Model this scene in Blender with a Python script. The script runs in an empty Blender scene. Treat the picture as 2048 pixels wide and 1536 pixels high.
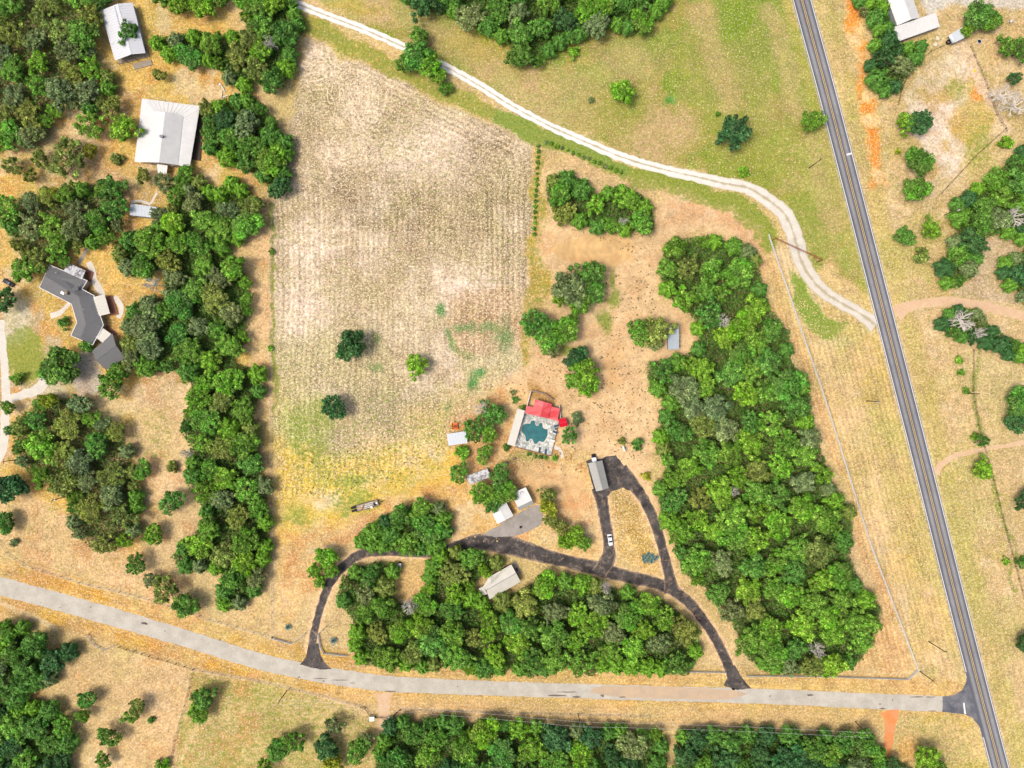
import bpy, bmesh, math, random
import numpy as np
from mathutils import Vector, Matrix

random.seed(11)
RNG = np.random.default_rng(11)
SC = bpy.context.scene
COL = SC.collection
H = 270.0          # camera height, metres
MPP = 0.2          # metres on the ground for one photo pixel (2048 wide)

# ---------------------------------------------------------------- camera, sky, sun, exposure
cam_d = bpy.data.cameras.new('camera')
cam_d.sensor_width = 36.0
cam_d.lens = 36.0 * H / (2048 * MPP)
cam_d.clip_start = 1.0
cam_d.clip_end = 12000.0
cam = bpy.data.objects.new('camera', cam_d)
COL.objects.link(cam)
cam.location = (0, 0, H)
SC.camera = cam

SUN_EL = math.radians(62)
SUN_DIR = Vector((-math.cos(SUN_EL) * 0.97, -math.cos(SUN_EL) * 0.243, math.sin(SUN_EL)))
world = bpy.data.worlds.new('World')
SC.world = world
world.use_nodes = True
wn = world.node_tree
sky = wn.nodes.new('ShaderNodeTexSky')
sky.sky_type = 'NISHITA'
sky.sun_disc = False
sky.sun_elevation = SUN_EL
sky.sun_rotation = math.radians(256)
sky.air_density = 0.8
sky.dust_density = 6.0
sky.ozone_density = 1.0
wn.links.new(sky.outputs[0], wn.nodes['Background'].inputs[0])
wn.nodes['Background'].inputs[1].default_value = 0.15
sun_d = bpy.data.lights.new('sun', 'SUN')
sun_d.energy = 1.5
sun_d.angle = math.radians(16)
sun_d.color = (1.0, 0.94, 0.85)
sun = bpy.data.objects.new('sun', sun_d)
COL.objects.link(sun)
sun.location = (-100, 0, 150)
sun.rotation_euler = SUN_DIR.to_track_quat('Z', 'Y').to_euler()
vs = SC.view_settings
vs.view_transform = 'Standard'
vs.look = 'None'
vs.exposure = 0.58
vs.gamma = 1.0
vs.use_curve_mapping = False
SC.cycles.max_bounces = 6
SC.cycles.transparent_max_bounces = 4

# ---------------------------------------------------------------- helpers
def P(px, py, z=0.0):
    """ground plan: metres east / north of the plot centre for a survey point seen at height z"""
    f = (H - z) / H
    return Vector(((px - 1024) * MPP * f, (768 - py) * MPP * f, z))

def lin(c):
    return tuple((v / 255 / 12.92) if v / 255 <= 0.04045 else ((v / 255 + 0.055) / 1.055) ** 2.4 for v in c)

ALB = 0.74   # surface albedo for a photographed brightness of 1
def alb(c, k=1.0):
    return tuple(min(0.9, v * ALB * k) for v in lin(c))

def tag(o, label=None, cat=None, group=None, kind=None):
    if label: o['label'] = label
    if cat: o['category'] = cat
    if group: o['group'] = group
    if kind: o['kind'] = kind
    return o

def empty(name, loc=(0, 0, 0), rz=0.0):
    o = bpy.data.objects.new(name, None)
    o.empty_display_size = 0.5
    COL.objects.link(o)
    o.location = loc
    o.rotation_euler = (0, 0, rz)
    return o

def thing(name, label, cat, loc, rz=0.0, group=None):
    return tag(empty(name, loc, rz), label, cat, group)

def link(name, me, mat=None, parent=None):
    o = bpy.data.objects.new(name, me)
    COL.objects.link(o)
    if mat is not None and len(me.materials) == 0:
        me.materials.append(mat)
    if parent is not None:
        o.parent = parent
    return o

class MB:
    """collects vertices and faces, then links them as one mesh object"""
    def __init__(self, origin=(0, 0, 0)):
        self.v, self.f, self.o = [], [], Vector(origin)
    def add(self, vs, fs):
        n = len(self.v)
        self.v += [tuple(Vector(q) - self.o) for q in vs]
        self.f += [tuple(i + n for i in f) for f in fs]
        return self
    def hexa(self, b, t):
        n = len(b)
        fs = [tuple(reversed(range(n))), tuple(range(n, 2 * n))]
        fs += [(i, (i + 1) % n, n + (i + 1) % n, n + i) for i in range(n)]
        return self.add(list(b) + list(t), fs)
    def box(self, c, s, rz=0.0, taper=1.0):
        c = Vector(c); hx, hy, hz = s[0] / 2, s[1] / 2, s[2] / 2
        R = Matrix.Rotation(rz, 3, 'Z')
        b = [c + R @ Vector((x * hx, y * hy, -hz)) for x, y in ((-1, -1), (1, -1), (1, 1), (-1, 1))]
        t = [c + R @ Vector((x * hx * taper, y * hy * taper, hz)) for x, y in ((-1, -1), (1, -1), (1, 1), (-1, 1))]
        return self.hexa(b, t)
    def beam(self, a, b, w, h):
        a, b = Vector(a), Vector(b)
        d = (b - a).normalized()
        up = Vector((0, 0, 1)) if abs(d.z) < 0.95 else Vector((1, 0, 0))
        s = d.cross(up).normalized(); u = s.cross(d).normalized()
        q = [(-1, -1), (1, -1), (1, 1), (-1, 1)]
        r0 = [a + s * x * w / 2 + u * y * h / 2 for x, y in q]
        r1 = [b + s * x * w / 2 + u * y * h / 2 for x, y in q]
        return self.hexa(r0, r1)
    def tube(self, pts, rad, n=6):
        pts = [Vector(p) for p in pts]
        vs, fs = [], []
        for i, p in enumerate(pts):
            d = (pts[min(i + 1, len(pts) - 1)] - pts[max(i - 1, 0)]).normalized()
            up = Vector((0, 0, 1)) if abs(d.z) < 0.9 else Vector((1, 0, 0))
            s = d.cross(up).normalized(); u = s.cross(d).normalized()
            r = rad[i] if isinstance(rad, (list, tuple)) else rad
            vs += [p + (s * math.cos(2 * math.pi * k / n) + u * math.sin(2 * math.pi * k / n)) * r for k in range(n)]
        for i in range(len(pts) - 1):
            for k in range(n):
                fs.append((i * n + k, i * n + (k + 1) % n, (i + 1) * n + (k + 1) % n, (i + 1) * n + k))
        fs.append(tuple(reversed(range(n))))
        fs.append(tuple(range((len(pts) - 1) * n, len(pts) * n)))
        return self.add(vs, fs)
    def mesh(self, name, smooth=False):
        me = bpy.data.meshes.new(name)
        me.from_pydata(self.v, [], self.f)
        bm = bmesh.new(); bm.from_mesh(me)
        bmesh.ops.recalc_face_normals(bm, faces=bm.faces)
        bm.to_mesh(me); bm.free()
        if smooth:
            me.polygons.foreach_set('use_smooth', [True] * len(me.polygons))
        return me
    def build(self, name, mat, parent=None, smooth=False):
        return link(name, self.mesh(name, smooth), mat, parent)

# ---------------------------------------------------------------- materials
class NT:
    def __init__(self, name):
        self.m = bpy.data.materials.new(name)
        self.m.use_nodes = True
        self.t = self.m.node_tree
        self.b = self.t.nodes['Principled BSDF']
    def n(self, typ, **kw):
        nd = self.t.nodes.new(typ)
        ins = kw.pop('ins', {})
        for k, v in kw.items(): setattr(nd, k, v)
        for k, v in ins.items():
            if hasattr(v, 'is_output') or isinstance(v, bpy.types.NodeSocket): self.t.links.new(v, nd.inputs[k])
            else: nd.inputs[k].default_value = v
        return nd
    def link(self, a, b): self.t.links.new(a, b)
    def coord(self, kind='Object'): return self.n('ShaderNodeTexCoord').outputs[kind]
    def noise(self, vec, scale, detail=4, rough=.6, dist=0.):
        return self.n('ShaderNodeTexNoise', ins={'Vector': vec, 'Scale': scale, 'Detail': detail, 'Roughness': rough, 'Distortion': dist}).outputs['Fac']
    def rng(self, v, a, b, c, d, clamp=True):
        return self.n('ShaderNodeMapRange', clamp=clamp, ins={0: v, 1: a, 2: b, 3: c, 4: d}).outputs[0]
    def math(self, op, a, b=0.):
        return self.n('ShaderNodeMath', operation=op, ins={0: a, 1: b}).outputs[0]
    def mix(self, f, a, b, mode='MIX'):
        nd = self.n('ShaderNodeMix', data_type='RGBA', blend_type=mode)
        for i, v in ((0, f), (6, a), (7, b)):
            if isinstance(v, bpy.types.NodeSocket): self.link(v, nd.inputs[i])
            else: nd.inputs[i].default_value = v if i == 0 else (*v[:3], 1)
        return nd.outputs[2]
    def scale(self, col, f):
        nd = self.n('ShaderNodeVectorMath', operation='SCALE')
        if isinstance(col, bpy.types.NodeSocket): self.link(col, nd.inputs[0])
        else: nd.inputs[0].default_value = col[:3]
        if isinstance(f, bpy.types.NodeSocket): self.link(f, nd.inputs[3])
        else: nd.inputs[3].default_value = f
        return nd.outputs[0]
    def done(self, col, rough=.8, bump=None, bstr=.3, bdist=.05, spec=.3, metal=0.):
        if isinstance(col, bpy.types.NodeSocket): self.link(col, self.b.inputs['Base Color'])
        else: self.b.inputs['Base Color'].default_value = (*col[:3], 1)
        self.b.inputs['Roughness'].default_value = rough
        self.b.inputs['Specular IOR Level'].default_value = spec
        self.b.inputs['Metallic'].default_value = metal
        if bump is not None:
            bp = self.n('ShaderNodeBump', ins={'Height': bump, 'Strength': bstr, 'Distance': bdist})
            self.link(bp.outputs[0], self.b.inputs['Normal'])
        return self.m

def simple(name, c, rough=.7, var=.25, sc=1.5, spec=.3, metal=0., bump=.2):
    t = NT(name); co = t.coord()
    n = t.noise(co, sc, 5, .65)
    col = t.scale(c, t.rng(n, .25, .75, 1 - var, 1 + var))
    return t.done(col, rough, n, bump, .03, spec, metal)

def world_coord(t):
    return t.n('ShaderNodeNewGeometry').outputs['Position']

M = {}
def mat_ground():
    t = NT('dry_grass_and_soil')
    co = world_coord(t)
    base = t.n('ShaderNodeAttribute', attribute_name='Col').outputs['Color']
    mk = t.n('ShaderNodeSeparateColor', ins={0: t.n('ShaderNodeAttribute', attribute_name='mask').outputs['Color']})
    spk, rowa, weed = mk.outputs[0], mk.outputs[1], mk.outputs[2]
    row = t.n('ShaderNodeAttribute', attribute_name='row').outputs['Fac']
    big = t.noise(co, .055, 6, .6)
    mid = t.noise(co, .35, 5, .7)
    fine = t.noise(co, .95, 5, .78)
    spek = t.noise(co, 1.5, 3, .65)
    f = t.rng(fine, .38, .62, -.5, .45)
    f = t.math('ADD', f, t.rng(mid, .34, .66, -.28, .24))
    f = t.math('ADD', f, t.rng(big, .3, .7, -.08, .08))
    f = t.math('MULTIPLY', f, spk)
    # mown rows
    wob = t.math('ADD', row, t.rng(t.noise(co, .25, 3, .5), 0, 1, -.5, .5))
    sw = t.math('SINE', t.math('MULTIPLY', wob, 2.9))
    sw2 = t.math('SINE', t.math('MULTIPLY', wob, .83))
    sw = t.math('ADD', t.math('MULTIPLY', sw, t.rng(mid, .36, .6, .06, .34)), t.math('MULTIPLY', sw2, .10))
    f = t.math('ADD', f, t.math('MULTIPLY', sw, rowa))
    c = t.scale(base, t.math('ADD', 1.0, f))
    # cream straw specks and brown thatch
    straw = t.math('MULTIPLY', t.rng(spek, .54, .60, 0, .85), spk)
    c = t.mix(straw, c, alb((246, 230, 196)))
    thatch = t.math('MULTIPLY', t.rng(t.noise(co, 1.1, 4, .7), .53, .60, 0, .75), spk)
    c = t.mix(thatch, c, t.mix(1., base, (.62, .5, .4), 'MULTIPLY'))
    # straw swaths left in curls by the mower
    at = t.n('ShaderNodeAttribute', attribute_name='mask').outputs['Alpha']
    cn = t.n('ShaderNodeMath', operation='FRACT', ins={0: t.math('MULTIPLY', t.noise(co, .05, 2, .5, 1.2), 13.)}).outputs[0]
    cl = t.rng(t.math('ABSOLUTE', t.math('SUBTRACT', cn, .5)), .05, .16, .85, 0)
    c = t.mix(t.math('MULTIPLY', t.math('MULTIPLY', cl, at), t.rng(fine, .4, .55, .2, 1)), c, alb((246, 222, 186)))
    # low weeds
    wn_ = t.math('ADD', t.rng(t.noise(co, .55, 6, .72), 0, 1, 0, 1), t.math('MULTIPLY', weed, .34))
    wm = t.math('MULTIPLY', t.rng(wn_, .66, .8, 0, .8), t.rng(weed, .02, .2, 0, 1))
    c = t.mix(wm, c, t.mix(t.rng(fine, .3, .7, 0, 1), alb((92, 116, 42)), alb((158, 166, 72))))
    return t.done(c, .95, fine, .5, .12, .1)
def mat_asphalt_hwy():
    t = NT('highway_asphalt'); co = world_coord(t)
    u = t.n('ShaderNodeSeparateXYZ', ins={0: t.coord('UV')}).outputs[0]
    a = t.math('ABSOLUTE', t.math('SUBTRACT', u, .5))          # 0 centre .. .5 edge
    lane = t.math('ABSOLUTE', t.math('SUBTRACT', a, .235))
    w = t.rng(lane, .035, .13, 1, 0)
    n = t.noise(co, .5, 6, .7); fn = t.noise(co, 3., 4, .7)
    c = t.mix(t.math('MULTIPLY', w, t.rng(n, .3, .7, .65, 1)), alb((96, 98, 106)), alb((150, 149, 148)))
    c = t.scale(c, t.rng(fn, .3, .7, .82, 1.15))
    c = t.scale(c, t.rng(t.noise(co, .09, 3, .5), .3, .7, .88, 1.1))
    return t.done(c, .85, fn, .3, .02, .3)
def mat_paved(name, c1, c2, dark=None):
    t = NT(name); co = world_coord(t)
    n = t.noise(co, .18, 6, .7); fn = t.noise(co, 2.2, 5, .75)
    c = t.mix(t.rng(n, .38, .62, 0, 1), c1, c2)
    c = t.scale(c, t.rng(fn, .3, .7, .82, 1.14))
    if dark:
        c = t.mix(t.rng(t.noise(co, .8, 6, .75), .64, .72, 0, .8), c, dark)
    return t.done(c, .88, fn, .35, .03, .25)
def mat_drive():
    t = NT('driveway_asphalt'); co = world_coord(t)
    n = t.noise(co, .22, 6, .72); fn = t.noise(co, 2.4, 5, .75)
    c = t.mix(t.rng(n, .35, .7, 0, 1), alb((50, 47, 46)), alb((98, 92, 88)))
    dust = t.rng(t.noise(co, .35, 8, .78, .8), .52, .68, 0, .8)
    c = t.mix(dust, c, alb((168, 146, 126)))
    u = t.n('ShaderNodeSeparateXYZ', ins={0: t.coord('UV')}).outputs[0]
    ea = t.math('ADD', t.math('ABSOLUTE', t.math('SUBTRACT', u, .5)), t.rng(n, .3, .7, -.08, .08))
    c = t.mix(t.rng(ea, .36, .5, 0, .7), c, alb((170, 146, 122)))
    cr = t.n('ShaderNodeTexVoronoi', feature='DISTANCE_TO_EDGE', ins={'Vector': co, 'Scale': .45}).outputs['Distance']
    c = t.mix(t.rng(cr, 0, .035, .5, 0), c, alb((30, 28, 28)))
    c = t.scale(c, t.rng(fn, .3, .7, .8, 1.2))
    return t.done(c, .88, fn, .4, .03, .25)
def mat_gravel(name, c, mid=None):
    t = NT(name); co = world_coord(t)
    u = t.n('ShaderNodeSeparateXYZ', ins={0: t.coord('UV')}).outputs[0]
    fn = t.noise(co, 2.0, 6, .8); n = t.noise(co, .3, 5, .7)
    col = t.scale(c, t.rng(n, .3, .7, .88, 1.06))
    if mid:
        v = t.n('ShaderNodeSeparateXYZ', ins={0: t.coord('UV')}).outputs[1]
        col = t.mix(t.rng(v, 150, 260, 0, 1), col, t.scale(alb((214, 206, 190)), t.rng(n, .3, .7, .86, 1.08)))
        a = t.math('ABSOLUTE', t.math('SUBTRACT', u, .5))
        a = t.math('ADD', a, t.rng(n, .3, .7, -.08, .08))
        col = t.mix(t.rng(a, .02, .13, .85, 0), col, mid)
        col = t.mix(t.rng(a, .4, .5, 0, .55), col, mid)
    col = t.scale(col, t.rng(fn, .3, .7, .8, 1.12))
    return t.done(col, .95, fn, .5, .05, .15)
def mat_dirt(name, c, c2):
    t = NT(name); co = world_coord(t)
    fn = t.noise(co, 1.6, 6, .8); n = t.noise(co, .25, 5, .7)
    col = t.mix(t.rng(n, .35, .65, 0, 1), c, c2)
    col = t.scale(col, t.rng(fn, .3, .7, .82, 1.15))
    return t.done(col, .95, fn, .5, .05, .1)
def mat_metal_roof(name, c, stain=None, amount=.5, sc=.35):
    t = NT(name); co = t.coord()
    n = t.noise(co, sc, 6, .7); fn = t.noise(co, 2.5, 4, .7)
    col = t.scale(c, t.rng(fn, .3, .7, .93, 1.05))
    if stain:
        col = t.mix(t.rng(n, .75 - amount * .35, .85 - amount * .3, 0, .85), col, stain)
    else:
        col = t.scale(col, t.rng(n, .32, .68, .93, 1.05))
    return t.done(col, .5, fn, .1, .02, .4)
def mat_red_roof():
    t = NT('red_metal_roof'); co = t.coord()
    v = t.n('ShaderNodeTexVoronoi', ins={'Vector': t.n('ShaderNodeMapping', ins={0: co, 2: (0, 0, .25), 3: (.28, .55, .2)}).outputs[0], 'Scale': 1.}).outputs['Color']
    s = t.n('ShaderNodeSeparateColor', ins={0: v}).outputs[0]
    col = t.mix(s, alb((206, 48, 54)), alb((228, 104, 108)))
    fn = t.noise(co, 1.5, 5, .7)
    col = t.scale(col, t.rng(fn, .3, .7, .85, 1.12))
    return t.done(col, .5, fn, .1, .02, .35)
def mat_shingle(name, c):
    t = NT(name); co = t.coord()
    fn = t.noise(co, 3.5, 4, .8); n = t.noise(co, .4, 5, .6)
    br = t.n('ShaderNodeTexBrick', ins={'Vector': co, 'Scale': 1.0, 'Mortar Size': .02, 'Color1': (1, 1, 1, 1), 'Color2': (.8, .8, .8, 1), 'Mortar': (.5, .5, .5, 1)}).outputs['Color']
    col = t.mix(.5, t.scale(c, t.rng(fn, .3, .7, .75, 1.25)), t.mix(1., t.scale(c, t.rng(n, .3, .7, .9, 1.1)), br, 'MULTIPLY'))
    return t.done(col, .9, fn, .3, .03, .15)
def mat_flagstone():
    t = NT('flagstone_paving'); co = world_coord(t)
    v = t.n('ShaderNodeTexVoronoi', ins={'Vector': co, 'Scale': .95})
    e = t.n('ShaderNodeTexVoronoi', feature='DISTANCE_TO_EDGE', ins={'Vector': co, 'Scale': .95}).outputs['Distance']
    s = t.n('ShaderNodeSeparateColor', ins={0: v.outputs['Color']}).outputs[0]
    col = t.mix(s, alb((150, 158, 154)), alb((226, 222, 210)))
    col = t.mix(t.rng(e, .02, .08, .7, 0), col, alb((108, 114, 106)))
    return t.done(col, .8, e, .3, .03, .25)
def mat_water():
    t = NT('pool_water'); co = world_coord(t)
    n = t.noise(co, .5, 4, .6)
    col = t.mix(t.rng(n, .35, .65, 0, 1), alb((22, 92, 98)), alb((34, 112, 112)))
    return t.done(col, .08, t.noise(co, 3., 3, .5), .08, .03, .5)
def mat_leaf():
    t = NT('foliage')
    oc = t.n('ShaderNodeObjectInfo')
    tone = t.n('ShaderNodeAttribute', attribute_name='tone').outputs['Color']
    sp = t.n('ShaderNodeSeparateColor', ins={0: tone})
    c = t.scale(oc.outputs['Color'], sp.outputs[0])
    hs = t.n('ShaderNodeHueSaturation', ins={'Hue': t.rng(sp.outputs[1], 0, 1, .47, .52), 'Saturation': t.rng(sp.outputs[1], 0, 1, .92, 1.06), 'Value': 1.0, 'Color': c}).outputs[0]
    t.done(hs, .6, None, spec=.25)
    tr = t.n('ShaderNodeBsdfTranslucent', ins={'Color': hs})
    mx = t.n('ShaderNodeMixShader', ins={0: .36, 1: t.b.outputs[0], 2: tr.outputs[0]})
    t.link(mx.outputs[0], t.t.nodes['Material Output'].inputs[0])
    return t.m

def mat_mass():
    t = NT('foliage_mass')
    c = t.n('ShaderNodeAttribute', attribute_name='tint').outputs['Color']
    t.done(c, .6, None, spec=.25)
    tr = t.n('ShaderNodeBsdfTranslucent', ins={'Color': c})
    mx = t.n('ShaderNodeMixShader', ins={0: .36, 1: t.b.outputs[0], 2: tr.outputs[0]})
    t.link(mx.outputs[0], t.t.nodes['Material Output'].inputs[0])
    return t.m
M['mass'] = mat_mass()
M['ground'] = mat_ground()
M['hwy'] = mat_asphalt_hwy()
M['road'] = mat_paved('side_road_chipseal', alb((176, 170, 156)), alb((196, 190, 176)))
M['roadpatch'] = mat_paved('tan_road_resurfacing', alb((200, 174, 142)), alb((184, 164, 138)))
M['junction'] = mat_paved('junction_asphalt', alb((88, 90, 98)), alb((128, 128, 130)), alb((60, 62, 66)))
M['pothole'] = mat_paved('old_asphalt_patch', alb((96, 88, 80)), alb((130, 118, 104)))
M['drive'] = mat_drive()
M['gravel'] = mat_gravel('white_gravel', alb((238, 234, 224)), alb((172, 160, 124)))
M['gravel_wide'] = mat_gravel('grey_gravel', alb((218, 211, 196)))
M['dirt'] = mat_dirt('tan_dirt', alb((214, 184, 150)), alb((206, 172, 136)))
M['dirt_orange'] = mat_dirt('orange_clay', alb((226, 136, 76)), alb((212, 152, 104)))
M['white_paint'] = simple('white_paint', alb((226, 226, 222)), .6, .12)
M['yellow_paint'] = simple('yellow_paint', alb((246, 206, 110), 1.1), .6, .12)
M['concrete'] = mat_paved('worn_concrete', alb((140, 134, 126)), alb((166, 158, 148)), alb((176, 156, 136)))
M['path'] = mat_paved('pale_concrete_path', alb((206, 198, 184)), alb((222, 214, 200)))
M['roof_white'] = mat_metal_roof('white_metal_roof', alb((216, 215, 210)))
M['roof_silver'] = mat_metal_roof('silver_metal_roof', alb((200, 206, 210)), alb((120, 124, 128)), .35)
M['roof_stained'] = mat_metal_roof('stained_metal_roof', alb((206, 206, 206)), alb((92, 88, 88)), .85, .8)
M['roof_barn'] = mat_metal_roof('weathered_barn_roof', alb((206, 208, 210)), alb((128, 130, 136)), .42)
M['roof_grey'] = mat_metal_roof('grey_metal_roof', alb((152, 152, 146)))
M['roof_blue'] = mat_metal_roof('blue_grey_metal_roof', alb((164, 176, 182)))
M['roof_red'] = mat_red_roof()
M['roof_red2'] = simple('scarlet_metal_roof', alb((214, 20, 48)), .45, .12)
M['shingle'] = mat_shingle('charcoal_shingles', alb((118, 118, 118)))
M['roof_cream'] = mat_metal_roof('cream_metal_roof', alb((206, 202, 188)))
M['wall_tan'] = simple('tan_siding', alb((168, 150, 128)), .8)
M['wall_grey'] = simple('grey_siding', alb((150, 154, 158)), .8)
M['wall_red'] = simple('red_siding', alb((150, 34, 38)), .7)
M['wall_brown'] = simple('brown_siding', alb((112, 88, 70)), .8)
M['wall_stone'] = simple('rough_stone_wall', alb((142, 122, 104)), .9, .4, 3)
M['wood'] = simple('weathered_timber', alb((150, 138, 122)), .85, .3, 2.5)
M['wood_dark'] = simple('dark_timber', alb((72, 58, 48)), .85, .3, 2.5)
M['deck_brown'] = simple('red_brown_decking', alb((140, 92, 70)), .8, .25, 2)
M['fence'] = simple('weathered_fence_boards', alb((214, 216, 212)), .8, .2, 2)
M['glass'] = simple('dark_glass', alb((34, 44, 54)), .08, .1, 1, .5)
M['rust'] = simple('rusted_steel', alb((138, 70, 48)), .8, .35, 2)
M['steel'] = simple('grey_steel', alb((120, 124, 128)), .5, .2, 2, .5, .3)
M['black'] = simple('black_rubber', alb((28, 28, 30)), .8, .2, 3)
M['car_white'] = simple('white_car_paint', alb((232, 234, 236)), .25, .02, 1, .5)
M['orange'] = simple('orange_painted_steel', alb((232, 118, 22)), .5, .15, 2)
M['tank_white'] = simple('white_tank_paint', alb((218, 218, 212)), .45, .08)
M['bark'] = simple('bark', alb((98, 84, 70)), .95, .3, 3)
M['deadwood'] = simple('bleached_deadwood', alb((228, 220, 208)), .9, .2, 3)
M['stone'] = simple('pale_limestone', alb((214, 200, 170)), .9, .25, 2)
M['water'] = mat_water()
M['flag'] = mat_flagstone()
M['navy'] = simple('navy_fabric', alb((48, 78, 100)), .8, .15)
M['leaf'] = mat_leaf()
M['agave'] = simple('blue_green_blades', alb((126, 152, 140)), .6, .35, 2)
M['yellow_obj'] = simple('yellow_plastic', alb((230, 220, 40)), .5, .05)
M['lumber'] = simple('sawn_lumber', alb((206, 176, 132)), .8, .2)
M['weed'] = simple('weed_leaves', (0.14, 0.125, 0.055), .8, .5, .6)
M['straw'] = simple('dry_straw', alb((236, 208, 156)), .9, .3, .8)

# ---------------------------------------------------------------- forest outlines (survey pixels), used by the ground too
FOREST = {
 'east': [(1325,480),(1390,470),(1470,478),(1515,500),(1525,560),(1545,620),(1580,660),(1585,720),(1620,780),(1625,840),(1640,890),(1655,930),(1670,985),(1710,1010),(1705,1060),(1700,1110),(1720,1165),(1765,1215),(1745,1270),(1725,1320),(1675,1350),(1600,1350),(1540,1345),(1490,1320),(1470,1270),(1440,1220),(1408,1180),(1358,1145),(1342,1080),(1318,1035),(1308,985),(1325,930),(1308,870),(1330,810),(1292,770),(1285,720),(1345,715),(1388,695),(1388,650),(1365,620),(1330,600),(1315,560)],
 'south': [(668,1195),(680,1160),(715,1128),(760,1115),(792,1122),(796,1150),(786,1180),(802,1200),(842,1195),(850,1150),(858,1112),(900,1096),(960,1096),(1000,1115),(1008,1135),(960,1160),(945,1180),(975,1204),(1045,1170),(1080,1152),(1150,1150),(1220,1168),(1290,1180),(1335,1198),(1372,1230),(1398,1258),(1402,1300),(1390,1340),(1370,1352),(1270,1348),(1200,1342),(1180,1356),(1140,1338),(1090,1348),(1060,1358),(1020,1343),(960,1356),(900,1333),(840,1346),(800,1338),(720,1333),(700,1290),(702,1240)],
 'drive': [(705,1080),(720,1055),(770,1035),(790,1010),(840,1000),(890,1010),(902,1045),(900,1080),(880,1108),(820,1108),(760,1102),(720,1098)],
 'west': [(430,385),(462,350),(518,395),(522,450),(490,480),(455,492),(480,520),(505,570),(500,650),(490,700),(475,722),(528,738),(525,790),(510,830),(520,890),(540,970),(542,1090),(530,1150),(510,1200),(462,1225),(428,1212),(440,1150),(410,1142),(360,1145),(340,1112),(370,1080),(408,1040),(395,1010),(368,960),(380,900),(360,860),(375,810),(380,770),(350,742),(300,756),(268,740),(246,690),(244,640),(268,600),(290,595),(330,590),(325,545),(262,560),(232,530),(222,490),(260,460),(330,440),(340,400),(395,345)],
 'northwest': [(480,12),(510,-50),(575,-50),(600,30),(604,50),(590,110),(582,160),(540,186),(505,170),(480,190),(440,150),(425,125),(370,138),(310,105),(300,70),(330,72),(400,60),(430,70),(490,60)],
 'house': [(408,212),(468,190),(512,190),(552,240),(582,280),(576,350),(576,392),(545,402),(527,362),(470,335),(432,322),(402,290)],
 'corner': [(-70,-60),(150,-60),(200,0),(192,60),(192,105),(222,150),(226,178),(190,232),(150,215),(112,232),(92,262),(52,292),(0,300),(-70,300)],
 'top': [(780,-60),(1355,-60),(1345,0),(1325,22),(1285,70),(1235,58),(1195,70),(1150,78),(1108,102),(1072,142),(1030,134),(1010,90),(982,66),(930,56),(900,28),(858,32),(800,10)],
 'grove': [(15,425),(58,384),(130,372),(238,360),(252,400),(250,440),(226,485),(150,500),(142,530),(80,536),(30,505),(12,465)],
 'lowerwest': [(30,835),(88,792),(170,790),(192,830),(250,852),(262,900),(272,940),(282,1000),(276,1062),(258,1095),(200,1112),(150,1072),(130,1034),(140,1000),(70,962),(30,920),(24,870)],
 'southwest': [(-70,1240),(40,1243),(76,1268),(102,1290),(152,1290),(148,1312),(120,1340),(100,1372),(52,1382),(40,1432),(-70,1440)],
 'bottomleft': [(35,1412),(100,1405),(140,1440),(152,1480),(140,1520),(125,1600),(-70,1600),(-70,1450)],
 'roadside': [(772,1442),(832,1435),(1000,1442),(1200,1456),(1318,1456),(1334,1492),(1326,1600),(750,1600),(748,1505)],
 'roadside2': [(1346,1468),(1450,1456),(1600,1460),(1738,1470),(1768,1500),(1776,1560),(1780,1600),(1346,1600)],
 'barn': [(1710,-50),(1772,-50),(1775,20),(1786,58),(1800,90),(1850,82),(1852,108),(1822,150),(1790,190),(1755,190),(1735,150),(1735,110),(1752,60),(1712,12)],
 'right': [(1905,402),(1930,390),(1950,370),(2000,330),(2048,292),(2110,280),(2110,490),(2048,488),(2010,470),(1972,480),(1960,530),(1940,562),(1900,582),(1880,560),(1875,520),(1897,500),(1907,450)],
 'rightedge': [(2000,522),(2048,500),(2110,500),(2110,622),(2040,602),(2002,562)],
 'dirtdrive': [(1875,632),(1920,612),(1960,620),(1980,650),(2048,690),(2110,702),(2110,738),(2010,716),(1960,690),(1910,680),(1876,660)],
 'clump': [(1085,362),(1130,340),(1170,360),(1192,386),(1240,364),(1290,390),(1312,430),(1312,470),(1270,466),(1230,472),(1180,462),(1150,450),(1110,442),(1088,400)],
}

# ---------------------------------------------------------------- noise and polygon distance on the survey grid
def vnoise(x, y, scale, seed, octaves=4, gain=.55):
    out = np.zeros_like(x); amp = 1.0; tot = 0.0
    for o in range(octaves):
        r = np.random.default_rng(seed * 31 + o)
        L = r.random((256, 256))
        u, v = x / scale + 1000.3 * (o + 1), y / scale + 517.7 * (o + 1)
        i, j = np.floor(u).astype(int), np.floor(v).astype(int)
        a, b = u - i, v - j
        a, b = a * a * (3 - 2 * a), b * b * (3 - 2 * b)
        g = lambda di, dj: L[(i + di) % 256, (j + dj) % 256]
        out += amp * ((g(0, 0) * (1 - a) + g(1, 0) * a) * (1 - b) + (g(0, 1) * (1 - a) + g(1, 1) * a) * b)
        tot += amp; amp *= gain; scale *= .5
    return out / tot

def sdf(x, y, poly):
    """signed distance in survey pixels, negative inside"""
    d = np.full(x.shape, 1e9); inside = np.zeros(x.shape, bool)
    n = len(poly)
    for k in range(n):
        x1, y1 = poly[k]; x2, y2 = poly[(k + 1) % n]
        ex, ey = x2 - x1, y2 - y1
        t = np.clip(((x - x1) * ex + (y - y1) * ey) / (ex * ex + ey * ey + 1e-9), 0, 1)
        d = np.minimum(d, np.hypot(x - x1 - t * ex, y - y1 - t * ey))
        if y1 != y2:
            c = ((y1 > y) != (y2 > y)) & (x < (x2 - x1) * (y - y1) / (y2 - y1) + x1)
            inside ^= c
    return np.where(inside, -d, d)

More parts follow.
